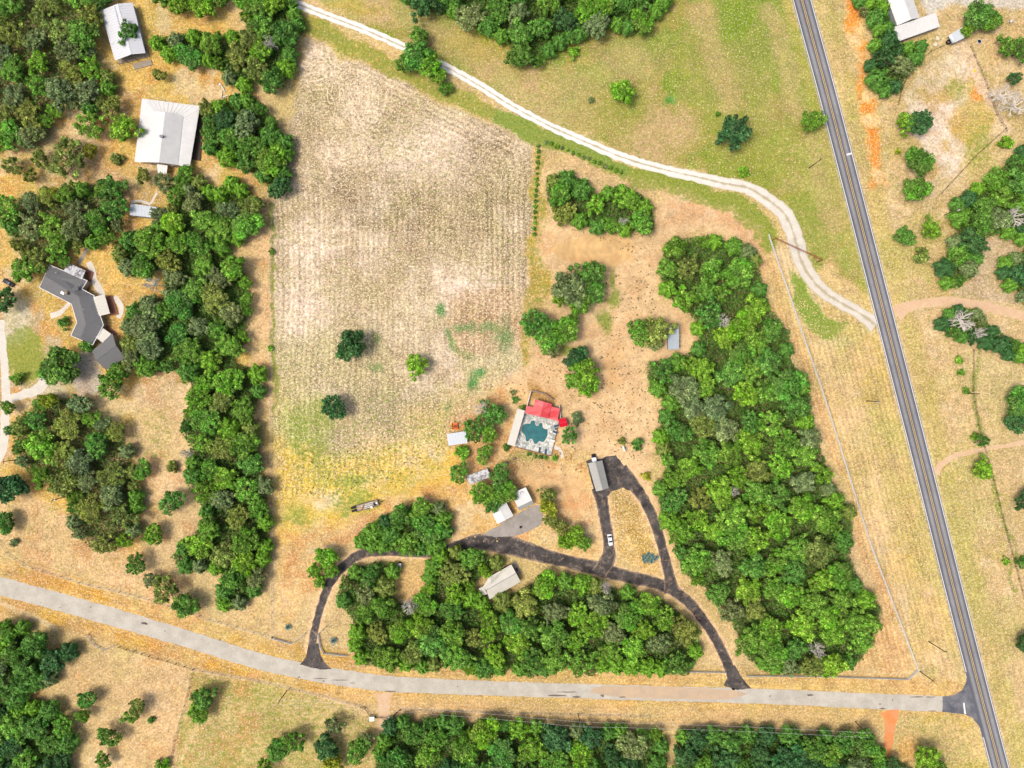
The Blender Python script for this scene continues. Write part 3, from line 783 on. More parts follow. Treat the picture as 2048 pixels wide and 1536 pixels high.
sheet('tan_patch', [(1187,1376),(1205,1372),(1300,1373),(1400,1376),(1470,1380),(1497,1388),(1480,1394),(1450,1399),(1330,1398),(1250,1395),(1205,1390),(1180,1385)], 0.018, M['roadpatch'], parent=rdo, rag=1.0)
for (x, y, a, b) in ((1118,1391,24,3),(1135,1384,26,1.6),(1152,1394,12,3),(1205,1391,5,4),(1245,1394,8,1.6),(640,1357,20,1),(680,1360,20,1.2),(705,1366,8,1.2),(598,1354,5,2),(647,1362,3,2),(780,1383,14,1.6),(755,1382,4,1),
                     (288,1246,7,4),(293,1248,4,3),(182,1214,3,1.2),(82,1205,2,1),(1620,1390,10,2.2),(1540,1392,3,2),(1835,1394,18,1.6),(1860,1394,14,1.4),(1865,1422,12,1),(1760,1408,3,2),(1785,1400,2,1.5),(1765,1417,9,2),(330,1262,2,2),(440,1280,2,2),(120,1215,2,1),(915,1373,2,1.5),(960,1391,4,1)):
    n = 9; f0 = random.random() * 6
    sheet('pothole', [(x + a * math.cos(k * 2 * math.pi / n) * random.uniform(.5, 1), y + b * math.sin(k * 2 * math.pi / n) * random.uniform(.5, 1) + (x - 1024) * 0) for k in range(n)], 0.022, M['pothole'], parent=rdo, rag=.2)
jn = sheet('junction_apron', [(1885,1393),(1905,1391),(1924,1381),(1932,1364),(1936,1340),(1965,1440),(1975,1490),(1966,1476),(1958,1452),(1945,1436),(1930,1429),(1885,1424)], 0.016, M['junction'], 'dark asphalt apron where the side road meets the highway', 'road', rag=.5)
sheet('stop_bar', [(1926,1406),(1929,1405.5),(1932,1428),(1928.5,1428)], 0.022, M['white_paint'], parent=jn, rag=0)
strip('gravel_drive', GRAVEL[:-1] + GRAVEL2[1:], [17,17,17,17,17,17,17,17,17,18,19,20,22,24,26,30,33,34,33,30,27,25,24,36], 0.01, M['gravel'], 'long white two-track gravel drive sweeping from the top to the highway', 'drive', rag=1.4)
strip('asphalt_driveway', DR_MAIN, DR_W, 0.012, M['drive'], 'black asphalt loop driveway joining the side road twice', 'drive', rag=1.1)
sheet('drive_mouth', [(600,1329),(612,1314),(617,1288),(637,1286),(641,1308),(650,1326),(664,1338),(640,1339),(625,1336)], 0.0165, M['drive'], 'black asphalt mouth of the left driveway entrance', 'drive', .6)
sheet('drive_mouth', [(1447,1371),(1454,1356),(1452,1335),(1470,1330),(1480,1350),(1492,1366),(1503,1377),(1475,1380)], 0.0165, M['drive'], 'black asphalt mouth of the right driveway entrance', 'drive', .6)
strip('carport_drive', DR_CAR, DR_CAR_W, 0.0205, M['drive'], 'dusty black asphalt spur leading up to the carport', 'drive', rag=1.0)
strip('turnaround_drive', DR_E, DR_E_W, 0.020, M['drive'], 'black asphalt spur along the edge of the east wood', 'drive', rag=1.0)
sheet('parking_pad', [(1172,922),(1180,918),(1204,917),(1215,912),(1232,911),(1247,930),(1262,952),(1280,974),(1262,982),(1246,976),(1222,984),(1216,992),(1190,990)], 0.024, M['drive'], 'black asphalt parking pad beside the grey carport', 'pavement', 1.0)
strip('dirt_drive', [(1792,628),(1812,616),(1850,606),(1900,603),(1950,608),(2000,620),(2060,634),(2130,640)], [34,22,18,17,17,18,18,18], 0.01, M['dirt'], 'tan dirt drive leaving the highway to the right', 'drive', rag=1.2)
strip('dirt_track', [(1872,948),(1882,930),(1910,912),(1950,902),(2000,893),(2060,884),(2130,876)], [16,13,10,9,8,8,8], 0.01, M['dirt'], 'narrow dirt track at the right edge', 'track', rag=1.2)
strip('clay_drive', [(1778,1420),(1782,1434),(1780,1460),(1776,1490),(1772,1520)], [42,28,20,17,16], 0.010, M['dirt_orange'], 'orange clay drive running down from the side road', 'drive', rag=1.4)
strip('gate_drive', [(766,1386),(767,1400),(768,1432),(762,1462),(757,1500)], [40,24,20,14,8], 0.006, M['dirt'], 'sandy drive through the white-pillared gate', 'drive', rag=1.4)
strip('estate_gravel_drive', [(-30,960),(4,900),(10,840),(12,780),(6,700),(2,640)], [18,18,18,17,15,12], 0.01, M['gravel_wide'], 'pale gravel lane at the left edge', 'drive', rag=1.2)
strip('estate_loop_drive', [(12,800),(45,790),(80,775),(98,745),(120,752)], [16,18,20,22,14], 0.014, M['gravel_wide'], 'pale gravel loop below the dark-roofed house', 'drive', rag=1.6)
strip('house_path', [(101,632),(118,627),(130,616),(139,606)], [12,10,8,8], 0.012, M['path'], 'pale path to the west side of the dark-roofed house', 'path', rag=.5)
strip('terrace_path', [(177,524),(184,540),(188,560),(197,575),(207,592)], [12,12,13,14,9], 0.012, M['path'], 'pale curved terrace path east of the dark-roofed house', 'path', rag=.6)
strip('terrace_edge', [(228,593),(238,606),(243,620),(236,636)], [10,11,10,10], 0.012, M['path'], 'pale paving round the brown deck of the dark-roofed house', 'path', rag=.6)
strip('garden_path', [(158,528),(166,512),(174,498)], [7,7,6], 0.016, M['concrete'], 'grey path from the dark-roofed house into the grove', 'path', rag=.4)
strip('shed_path', [(262,404),(280,402),(300,408),(308,395),(314,386)], [5,5,5,4,4], 0.012, M['path'], 'thin curved path beside the small white shed', 'path', rag=.3)
strip('pool_path', [(1107,893),(1117,898),(1123,906),(1125,915)], [7,7,7,6], 0.012, M['path'], 'pale curved path leaving the pool deck', 'path', rag=.3)
sheet('concrete_apron', [(965,1069),(984,1057),(998,1053),(1003,1045),(1027,1032),(1068,1010),(1079,1011),(1086,1032),(1084,1049),(1046,1067),(1024,1073),(988,1074)], 0.028, M['concrete'], 'grey concrete apron in front of the twin white-roofed sheds', 'pavement', .8)

# ---------------------------------------------------------------- buildings
def cen(pts):
    c = Vector((0, 0, 0))
    for p in pts: c += Vector(p)
    return c / len(pts)

def slab(root, name, pts, mat, th=.12):
    """roof plane with thickness from world points"""
    mb = MB(root.location)
    pts = [Vector(p) for p in pts]
    mb.hexa([p - Vector((0, 0, th)) for p in pts], pts)
    return mb.build(name, mat, root)

def ribs_on(mb, r0, r1, e0, e1, gap=1.0, w=.16, h=.1):
    """standing seams from ridge line r0-r1 down to eave line e0-e1"""
    n = max(2, int((r1 - r0).length / gap))
    for k in range(1, n):
        a, b = r0.lerp(r1, k / n), e0.lerp(e1, k / n)
        mb.beam(a.lerp(b, .02) + Vector((0, 0, .03)), a.lerp(b, .98) + Vector((0, 0, .03)), w, h)

def walls(root, corners, zt, mat, inset=.45, ridge=None, name='wall'):
    """corners: 4 world points in order; ridge: (mid of side 3-0, mid of side 1-2) height or None"""
    c = cen(corners)
    ps = []
    n = len(corners)
    for q in corners:
        d = Vector((q[0] - c.x, q[1] - c.y, 0)); L = d.length
        ps.append(Vector((c.x, c.y, 0)) + d * max(.3, (L - inset * 1.3) / L))
    mb = MB(root.location)
    top = [Vector((p.x, p.y, zt)) for p in ps]
    mb.hexa(ps, top)
    if ridge:
        m0, m1 = (ps[3] + ps[0]) / 2, (ps[1] + ps[2]) / 2
        m0 = Vector((m0.x, m0.y, ridge)); m1 = Vector((m1.x, m1.y, ridge))
        mb.add([top[0], top[1], top[2], top[3], m0, m1], [(0, 1, 5, 4), (2, 3, 4, 5), (0, 4, 3), (1, 2, 5)])
    mb.build(name, mat, root)
    return ps

def openings(root, ps, side, spec, z0=0.0):
    """doors and windows on wall side (ps[side] to ps[side+1]); spec: list of (t, kind)"""
    a, b = ps[side], ps[(side + 1) % len(ps)]
    d = (b - a); L = d.length; d.normalize()
    c = cen(ps); nrm = Vector((d.y, -d.x, 0))
    if nrm.dot((a + b) / 2 - Vector((c.x, c.y, 0))) < 0: nrm = -nrm
    ang = math.atan2(d.y, d.x)
    for t, kind in spec:
        p = a + d * L * t + nrm * .03
        if kind == 'door':
            o = MB(root.location).box((p.x, p.y, z0 + 1.05), (1.0, .08, 2.1), ang).build('door', M['wood_dark'], root)
            MB(root.location).box(tuple(p + nrm * .07 + d * .35 + Vector((0, 0, z0 + 1.0))), (.08, .08, .12), ang).build('handle', M['steel'], o)
        elif kind == 'garage':
            MB(root.location).box((p.x, p.y, z0 + 1.2), (2.8, .08, 2.4), ang).build('garage_door', M['white_paint'], root)
        else:
            o = MB(root.location).box((p.x, p.y, z0 + 1.5), (1.3, .08, 1.2), ang).build('window', M['white_paint'], root)
            MB(root.location).box(tuple(p + nrm * .05 + Vector((0, 0, z0 + 1.5))), (1.1, .04, 1.0), ang).build('pane', M['glass'], o)

def gable(root, quad, ze, zr, mat, wall, ribs=True, frac=.5, name='roof', inset=.45, cap=True, porch=0.0):
    """quad: survey corners A,B,C,D seen at eave height; the ridge runs from side D-A to side B-C"""
    A, B, C, D = [P(x, y, ze) for x, y in quad]
    R0 = A.lerp(D, frac); R1 = B.lerp(C, frac); R0.z = R1.z = zr
    mb = MB(root.location)
    th = Vector((0, 0, .14))
    top = [A, B, R1, R0, C, D]
    bot = [p - th for p in top]
    mb.add(top + bot, [(0, 1, 2, 3), (3, 2, 4, 5), (6, 9, 8, 7), (9, 11, 10, 8), (0, 6, 7, 1), (4, 10, 11, 5), (0, 3, 9, 6), (3, 5, 11, 9), (1, 7, 8, 2), (2, 8, 10, 4)])
    rf = mb.build(name, mat, root)
    if ribs:
        rb = MB(root.location)
        ribs_on(rb, R0, R1, A, B); ribs_on(rb, R0, R1, D, C)
        tag(rb.build('roof_ribs', mat, rf), kind='stuff')
    if cap:
        MB(root.location).beam(R0 + Vector((0, 0, .04)), R1 + Vector((0, 0, .04)), .35, .08).build('ridge_cap', mat, rf)
    B2, C2 = B.lerp(A, porch), C.lerp(D, porch)
    ps = walls(root, [A, B2, C2, D], ze - .16, wall, inset, zr - .22)
    return ps

def mono(root, quad, z0, z1, mat, wall=None, ribs=True, name='roof', post=False, th=.12):
    """single-slope roof: A,B at height z0, C,D at height z1"""
    A, B = P(*quad[0], z0), P(*quad[1], z0)
    C, D = P(*quad[2], z1), P(*quad[3], z1)
    rf = slab(root, name, [A, B, C, D], mat, th)
    if ribs:
        rb = MB(root.location); ribs_on(rb, A, B, D, C)
        tag(rb.build('roof_ribs', mat, rf), kind='stuff')
    ps = [Vector((p.x, p.y, 0)) for p in (A, B, C, D)]
    if wall:
        c = cen(ps)
        ps = [c + (p - c) * .94 for p in ps]
        zs = [z0 - .15, z0 - .15, z1 - .15, z1 - .15]
        MB(root.location).hexa(ps, [Vector((p.x, p.y, z)) for p, z in zip(ps, zs)]).build('wall', wall, root)
    elif post:
        c = cen(ps)
        for p, z in zip(ps, (z0, z0, z1, z1)):
            q = c + (p - c) * .92
            MB(root.location).beam(q, Vector((q.x, q.y, z - .13)), .14, .14).build('post', M['wood'], root)
    return ps

def base_of(quad, z=3.0):
    c = cen([P(x, y, z) for x, y in quad]); return Vector((c.x, c.y, 0))

def plate(root, name, pts, z, mat, th=.15, zl=0.0):
    q = [P(x, y, 0) + Vector((0, 0, z)) for x, y in pts]
    return MB(root.location).hexa([p - Vector((0, 0, th)) for p in q], q).build(name, mat, root)

# barn, top left
q = [(265,5),(291,106),(230,121),(201,21)]
t = thing('porch_house', 'long house with patchy weathered silver roof and open front porch', 'house', base_of(q))
ps = gable(t, q, 3.2, 4.6, M['roof_barn'], M['wall_grey'], frac=.4, porch=.17)
openings(t, ps, 1, [(.3, 'window'), (.55, 'door'), (.8, 'window')])
Bp, Cp = P(291, 106, 3.2), P(230, 121, 3.2); Ap, Dp = P(265, 5, 3.2), P(201, 21, 3.2)
fl = [Vector((v.x, v.y, .4)) for v in (Bp, Cp, Cp.lerp(Dp, .18), Bp.lerp(Ap, .18))]
MB(t.location).hexa([v - Vector((0, 0, .3)) for v in fl], fl).build('porch_floor', M['wood'], t)
plate(t, 'ramp', [(266,129),(302,119),(306,130),(270,140)], .3, M['wood'], .1)
for x, y in ((233,124),(250,120),(270,116),(288,111)):
    a = P(x, y, 3.0); MB(t.location).beam((a.x, a.y, 0.3), (a.x, a.y, 3.1), .16, .16).build('post', M['wood_dark'], t)
# main house with wrap-around porch roof
q = [(284,197),(400,212),(379,337),(269,324)]
t = thing('ranch_house', 'large white metal-roofed house with hipped porch roofs on three sides', 'house', base_of(q))
ze, zp, zr = 2.7, 3.6, 6.6
E = [P(x, y, ze) for x, y in q]
I = [P(307,223,zp), P(367,232,zp), P(356,330,zp), P(295,324.5,zp)]
R0, R1 = P(330.5,224,zr), P(318,325,zr)
E2 = P(379,337,ze); E3 = P(269,324,ze)
for nm, pts in (('porch_roof', [E[0], E[1], I[1], I[0]]), ('porch_roof', [E[1], E[2], I[2], I[1]]), ('porch_roof', [E[3], E[0], I[0], I[3]])):
    rf = slab(t, nm, pts, M['roof_white'])
    rb = MB(t.location); ribs_on(rb, pts[3], pts[2], pts[0], pts[1]); tag(rb.build('roof_ribs', M['roof_white'], rf), kind='stuff')
for pts in ([I[3], I[0], R0, R1], [I[1], I[2], R1, R0]):
    up = [p + Vector((0, 0, .1)) for p in pts]
    rf = slab(t, 'roof', up, M['roof_white'])
    rb = MB(t.location); ribs_on(rb, up[3], up[2], up[0], up[1]); tag(rb.build('roof_ribs', M['roof_white'], rf), kind='stuff')
for tri in ((I[0], I[1], R0), (I[3], I[2], R1)): MB(t.location).add(tri, [(0, 1, 2)]).build('gable_end', M['wall_tan'], t)
ws = [Vector((p.x, p.y, 0)) for p in I]
MB(t.location).hexa(ws, [Vector((p.x, p.y, zp - .05)) for p in I]).build('wall', M['wall_tan'], t)
openings(t, ws, 1, [(.2, 'window'), (.5, 'door'), (.8, 'window')]); openings(t, ws, 2, [(.25, 'window'), (.6, 'door')])
plate(t, 'porch_floor', [(398,222),(407,224),(402,322),(378,318)], .3, M['wood_dark'])
c = P(325, 274, 6.4); MB(t.location).box((c.x, c.y, 6.6), (1.1, .8, 1.6)).build('chimney', M['wall_stone'], t)
MB(t.location).box((c.x, c.y, 7.45), (1.3, 1.0, .12)).build('chimney_cap', M['steel'], t)
for x, y in ((397,222),(391,270),(383,322),(283,208),(276,266),(270,318)):
    a = P(x, y, ze); a = Vector((a.x, a.y, 0)).lerp(t.location, .03); MB(t.location).beam((a.x, a.y, 0), (a.x, a.y, ze - .15), .18, .18).build('post', M['wood'], t)
mono(t, [(314,328),(335,331),(333,349),(316,346)], 3.1, 2.6, M['roof_white'], None, name='entry_roof', post=True)
# small shed in the grove
q = [(261,407),(312,414),(320,437),(259,430)]
t = thing('small_shed', 'small white ribbed-roof shed half hidden by oaks', 'shed', base_of(q))
openings(t, mono(t, q, 2.6, 3.3, M['roof_silver'], M['wall_grey']), 0, [(.5, 'door')])
# dark-roofed house: bent plan
t = thing('shingle_house', 'sprawling bent house with charcoal shingle roofs and grey metal porch roofs', 'house', P(150, 610))
ze, zr = 3.0, 5.0
e = {k: P(*v, ze) for k, v in dict(a=(79,575), b=(100,530), c=(175,561.5), d=(164,578), e=(188,591), f=(207,650), g=(185.5,690), h=(142,671), i=(154,645), j=(143,608)).items()}
r = {k: P(*v, zr) for k, v in dict(A=(89,552), J=(157,593), K=(172,648), E=(161,675)).items()}
def rpoly(*ks): return [e[k] if k in e else r[k] for k in ks]
for ks in (('a', 'j', 'J', 'A'), ('A', 'J', 'd', 'c', 'b'), ('j', 'i', 'K', 'J'), ('d', 'J', 'K', 'f', 'e'), ('i', 'h', 'E', 'K'), ('h', 'g', 'E'), ('K', 'E', 'g', 'f')):
    slab(t, 'roof', rpoly(*ks), M['shingle'], .15)
hp = [e[k] for k in 'bcdefghija']; cc = cen(hp)
MB(t.location).hexa([Vector((p.x, p.y, 0)).lerp(Vector((cc.x, cc.y, 0)), .03) for p in hp], [p.lerp(Vector((cc.x, cc.y, ze)), .03) - Vector((0, 0, .18)) for p in hp]).build('wall', M['wall_tan'], t)
MB(t.location).add([e['a'], e['b'], r['A']], [(0, 1, 2)]).build('gable_end', M['wall_tan'], t)
fas = MB(t.location)
for k in range(len(hp)):
    fas.beam(hp[k] + Vector((0, 0, .02)), hp[(k + 1) % len(hp)] + Vector((0, 0, .02)), .22, .2)
fas.build('gutter', M['white_paint'], t)
D0, D1, D2, Dp = P(138,578,3.6), P(156,581,3.6), P(152.5,563,5.2), P(141,586,5.6)
MB(t.location).add([P(139,585,4.6), P(154,565,5.4), P(157,580,4.3), P(150,572,5.1)], [(0, 2, 1), (0, 1, 3), (1, 2, 3), (0, 3, 2)]).build('dormer', M['shingle'], t)
s = P(126.5, 584, 4.2); MB(t.location).box((s.x, s.y, 4.25), (1.6, 2.0, .25), -.45).build('skylight', M['white_paint'], t)
s = P(136, 586, 4.6); MB(t.location).box((s.x, s.y, 5.0), (1.1, 1.1, 1.8), -.45).build('chimney', M['wall_stone'], t)
for x, y in ((114,546),(109,536),(169,619),(161,570)):
    s = P(x, y, 4); MB(t.location).tube([(s.x, s.y, 3.6), (s.x, s.y, 4.9)], .12).build('vent_pipe', M['white_paint'], t)
mono(t, [(135,525),(171,541),(164,559),(127,542)], 2.6, 3.2, M['roof_stained'], None, name='porch_roof', post=True)
mono(t, [(209,588.5),(220,627),(194,633),(181.5,595.5)], 2.6, 3.3, M['roof_cream'], None, name='porch_roof', post=True)
mono(t, [(199,651.5),(222.5,668),(205,685.5),(188,672)], 2.7, 3.1, M['roof_cream'], None, name='breezeway_roof', post=True)
plate(t, 'deck', [(155,528),(188,545),(178,581),(165,577),(175,558),(170,541)], .25, M['deck_brown'])
plate(t, 'deck', [(206,593),(225,591),(238,629),(218,632)], .25, M['deck_brown'])
plate(t, 'deck', [(207,651),(214,649),(236,668),(228,672)], .25, M['deck_brown'])
q = [(184,702),(225,667),(250,716),(212,740)]
t = thing('detached_garage', 'charcoal-shingled garage at the tail of the bent dark-roofed house', 'garage', base_of(q))
openings(t, gable(t, q, 3.0, 4.9, M['shingle'], M['wall_tan'], ribs=False), 3, [(.3, 'garage'), (.72, 'garage')])
# top right farm building
q = [(1794.5,51),(1757,-54),(1802,-70),(1839.5,35)]
t = thing('farm_house', 'white metal-roofed farm building cut off by the top edge', 'house', base_of(q, 4))
gable(t, q, 3.6, 5.0, M['roof_white'], M['wall_grey'], frac=.52)
mono(t, [(1792,84.5),(1879.5,53),(1872,25),(1786,54.5)], 2.7, 3.4, M['roof_white'], M['wall_grey'], name='lean_to_roof')
q = [(1899,70),(1926,53),(1940,70),(1907,86)]
t = thing('farm_shed', 'small silver hipped shed beside a pale paddock', 'shed', base_of(q))
mono(t, [(1904,66.5),(1926,53),(1940,70),(1910,85)], 3.0, 2.6, M['roof_silver'], M['wall_grey'])
mono(t, [(1904,66),(1910,85),(1905,86),(1897,72)], 2.9, 1.9, M['roof_silver'], None, False, name='lean_to_roof', post=True)
# small blue-grey shed at the east wood
q = [(1336,650),(1358,650),(1358,698.5),(1336.5,699.5)]
t = thing('tool_shed', 'small blue-grey flat-roofed shed at the edge of the east wood', 'shed', base_of(q))
openings(t, mono(t, q, 3.1, 2.7, M['roof_blue'], M['wall_grey'], ribs=False), 2, [(.5, 'door')])
# white shed, mottled shed
q = [(893.3,868),(932,862),(935,886),(897,891.5)]
t = thing('white_shed', 'white metal-roofed shed beside the small orange cart', 'shed', base_of(q))
openings(t, mono(t, q, 3.0, 2.6, M['roof_silver'], M['wall_grey']), 2, [(.5, 'door')])
q = [(931,953),(974,937),(983,953),(941,969.5)]
t = thing('mottled_shed', 'shed with blotchy grey-stained roof wedged between oaks', 'shed', base_of(q))
gable(t, q, 2.6, 3.2, M['roof_stained'], M['wall_brown'], ribs=False)
# twin white-roofed sheds
q = [(981,1018),(994.6,1047.7),(1027,1031.5),(1011,1002)]
t = thing('workshop', 'white gable-roofed workshop with bright ridge, left of the twin pair', 'workshop', base_of(q))
openings(t, gable(t, q, 3.0, 3.7, M['roof_white'], M['wall_grey']), 1, [(.5, 'garage')])
q = [(1022.7,987.3),(1051.4,974.3),(1064.5,1000.5),(1035.5,1014.5)]
t = thing('metal_shed', 'white flat-roofed shed with grey front awning, right of the twin pair', 'shed', base_of(q))
openings(t, mono(t, q, 3.6, 3.4, M['roof_white'], M['wall_grey'], ribs=False), 2, [(.5, 'garage')])
mono(t, [(1035.5,1014.5),(1064.5,1000.5),(1068,1007.5),(1038.5,1021)], 3.35, 2.7, M['roof_grey'], None, False, name='awning', post=True)
s = P(1044, 986, 3.6); mb = MB(t.location)
mb.tube([(s.x + math.cos(a) * .6, s.y + math.sin(a) * .6, 3.66) for a in np.linspace(0, 4.2, 10)], .07); mb.build('hose', M['black'], t)
# carport
q = [(1176,926.4),(1192.3,982.8),(1217.5,976),(1204.5,920.7)]
t = thing('carport', 'grey ribbed gable carport standing on black asphalt', 'carport', base_of(q))
A, B, C, D = [P(x, y, 3.4) for x, y in q]
mbq = gable(t, q, 3.4, 4.3, M['roof_grey'], M['roof_grey'], inset=2.2)
bpy.data.objects.remove([o for o in t.children if o.name.startswith('wall')][0])
for a, b in ((A, B), (D, C)):
    for k in range(6):
        p = a.lerp(b, .03 + .94 * k / 5).lerp(cen([A, B, C, D]), .03)
        MB(t.location).beam((p.x, p.y, 0), (p.x, p.y, 3.3), .12, .12).build('post', M['steel'], t)
# long shed in the south wood
t = thing('long_shed', 'long cream ribbed-roof shed with timber deck in the south wood', 'shed', P(1000, 1165))
ze, zr = 3.0, 4.2
n0, n1, cut, s1, s0 = [P(x, y, ze) for x, y in ((1022.6,1129),(978,1154),(965,1175),(979,1199),(1041.5,1163.6))]
R0, R1 = P(1032, 1146.5, zr), P(973, 1180, zr)
rf = slab(t, 'roof', [R0, n0, n1, cut, R1], M['roof_cream'])
rb = MB(t.location); ribs_on(rb, R0, R1.lerp(R0, .12), n0, n1, .8); tag(rb.build('roof_ribs', M['roof_cream'], rf), kind='stuff')
rf = slab(t, 'roof', [R1, s1, s0, R0], M['roof_cream'])
rb = MB(t.location); ribs_on(rb, R0, R1, s0, s1, .8); tag(rb.build('roof_ribs', M['roof_cream'], rf), kind='stuff')
MB(t.location).beam(R0 + Vector((0, 0, .05)), R1 + Vector((0, 0, .05)), .3, .1).build('ridge_cap', M['roof_grey'], t)
hp = [n0, n1, cut, s1, s0]; cc = cen(hp)
ws = [Vector((p.x, p.y, 0)).lerp(Vector((cc.x, cc.y, 0)), .06) for p in hp]
MB(t.location).hexa(ws, [Vector((p.x, p.y, ze - .15)) for p in ws]).build('wall', M['wall_brown'], t)
openings(t, ws, 4, [(.4, 'door'), (.75, 'window')])
mono(t, [(966,1173),(957,1177),(964,1191),(975,1188)], 2.9, 2.5, M['roof_cream'], None, False, name='porch_roof', post=True)
plate(t, 'deck', [(1024,1124),(1031,1121),(1043,1147),(1034,1150)], .35, M['wood'])
plate(t, 'hatch', [(1031,1136),(1034,1134.5),(1036.5,1140),(1033.5,1141.5)], .38, M['black'], .02)
# pool house and pool
t = thing('pool_house', 'red metal-roofed pool house with stepped side wings', 'pool house', P(1085, 822))
gable(t, [(1070.3,798.7),(1063.6,829.5),(1097,837),(1104,808)], 3.2, 4.0, M['roof_red'], M['wall_red'])
mono(t, [(1069,814.5),(1065,830),(1050.3,826.4),(1052.5,811.5)], 3.0, 2.5, M['roof_red'], M['wall_red'], name='wing_roof')
mono(t, [(1101,812.5),(1120,817.6),(1114.5,842),(1096,837)], 3.0, 2.6, M['roof_red'], M['wall_red'], name='wing_roof')
q = [(1116,838.6),(1131,835.3),(1135.5,851.5),(1120,855)]
t = thing('red_hut', 'tiny scarlet gable-roofed hut by the pool deck corner', 'hut', base_of(q))
openings(t, gable(t, q, 2.3, 3.3, M['roof_red2'], M['wall_red'], ribs=False, inset=.2), 3, [(.5, 'door')])
q = [(1035,817),(1050,821.4),(1029.3,892.5),(1014,888.4)]
t = thing('pool_arbor', 'long pale flat-roofed arbor along the west side of the pool', 'arbor', base_of(q, 2.6))
mono(t, [q[0], q[1], q[2], q[3]], 2.7, 2.6, M['roof_cream'], None, False, post=True)
POOL = [(480,880),(492,842),(510,812),(545,793),(580,785),(635,785),(645,755),(660,735),(700,730),(722,752),(730,800),(745,820),(765,826),(790,815),(796,788),(812,774),(830,770),(855,788),(862,850),(880,872),(910,884),(945,890),(952,940),(950,990),(938,1030),(920,1060),(880,1115),(835,1112),(800,1105),(780,1120),(765,1145),(735,1155),(708,1140),(692,1110),(680,1075),(650,1058),(628,1068),(610,1105),(580,1112),(556,1090),(550,1030),(530,985),(505,965),(488,940),(478,910)]
POOL = [(990 + x / 9.033, 760 + y / 9.033) for x, y in POOL]
POOL = [(p.x, p.y) for p, _ in resample(POOL + POOL[:1], 1.2)][:-1]
PC = (sum(p[0] for p in POOL) / len(POOL), sum(p[1] for p in POOL) / len(POOL))
COPE = [(PC[0] + (x - PC[0]) * 1.08, PC[1] + (y - PC[1]) * 1.08) for x, y in POOL]
sheet('pool_deck', [(1049,822),(1117.5,843),(1102,910.5),(1029.5,892.5)], .3, M['flag'], 'pale flagstone pool deck', 'pool deck', 0, thick=.3, holes=(COPE,))
t = thing('swimming_pool', 'teal free-form swimming pool with scalloped edge', 'pool', P(*PC))
sheet('water', POOL, .16, M['water'], parent=t, rag=0)
sheet('coping', COPE, .34, M['path'], parent=t, rag=0, thick=.3, holes=(POOL,))
tag(t, kind='thing')
for name, pts, h, w, mt, lab in (
    ('retaining_wall', [(1029,893.5),(1102,911.5)], .55, .3, 'deck_brown', 'low red-brown wall along the south edge of the pool deck'),
    ('retaining_wall', [(1102.5,911.5),(1117,846)], .5, .25, 'deck_brown', 'low red-brown wall along the east edge of the pool deck'),
    ('garden_wall', [(1062,781),(1054,812)], 1.6, .2, 'white_paint', 'white wall on the west side of the pool house yard'),
    ('garden_wall', [(1062,781),(1091,788),(1106,800)], 1.2, .6, 'wall_stone', 'rough stone wall behind the pool house'),
    ('garden_wall', [(1118.5,811),(1120.5,836)], 1.6, .2, 'white_paint', 'white wall on the east side of the pool house yard')):
    o = MB(P(*pts[0]))
    for a, b in zip(pts[:-1], pts[1:]):
        o.beam(P(*a) + Vector((0, 0, h / 2)), P(*b) + Vector((0, 0, h / 2)), w, h)
    o = o.build(name, M[mt]); o.location = P(*pts[0]); tag(o, lab, 'wall')
def lounger(x, y, ang, lab):
    t = thing('sun_lounger', lab, 'lounger', P(x, y) + Vector((0, 0, .3)), ang, 'navy sun loungers on the pool deck')
    MB().box((.2, 0, .3), (1.5, .7, .1)).build('seat', M['navy'], t)
    MB().add([(-.55, -.35, .25), (-.55, .35, .25), (-1.05, .35, .7), (-1.05, -.35, .7), (-.55, -.35, .35), (-.55, .35, .35), (-1.1, .35, .8), (-1.1, -.35, .8)], [(0, 1, 2, 3), (4, 7, 6, 5), (0, 4, 5, 1), (2, 6, 7, 3), (1, 5, 6, 2), (0, 3, 7, 4)]).build('backrest', M['navy'], t)
    for sx in (-.5, .85):
        for sy in (-.3, .3):
            MB().box((sx, sy, .125), (.06, .06, .25)).build('leg', M['steel'], t)
lounger(1112.3, 851.7, math.radians(195), 'navy sun lounger nearest the scarlet hut')
lounger(1109.5, 864, math.radians(160), 'navy sun lounger on the east side of the pool below the little table')
lounger(1079, 899, math.radians(80), 'navy sun lounger by the south wall, west one of two')
lounger(1091.3, 902.5, math.radians(80), 'navy sun lounger by the south wall, east one of two')
t = thing('side_table', 'small round table between the two eastern loungers', 'table', P(1111.5, 857.5) + Vector((0, 0, .3)))
mb = MB(); mb.tube([(0, 0, .5), (0, 0, .55)], .45, 12); mb.build('table_top', M['navy'], t)
mb = MB(); mb.tube([(0, 0, 0), (0, 0, .5)], .06); mb.build('leg', M['steel'], t)
o = MB(); o.box((0, 0, .45), (1.7, .7, .9)); o = o.build('storage_bench', M['white_paint']); o.location = P(1105.5, 881) + Vector((0, 0, .3)); o.rotation_euler.z = -.3; tag(o, 'white storage bench at the east edge of the pool deck', 'bench')
o = MB(); o.box((0, 0, .3), (.9, .7, .6)).box((0, 0, .62), (1.0, .8, .06)); o = o.build('pool_box', M['white_paint']); o.location = P(1035.5, 878) + Vector((0, 0, .3)); o.rotation_euler.z = -.3; tag(o, 'small white pump box beside the arbor', 'box')

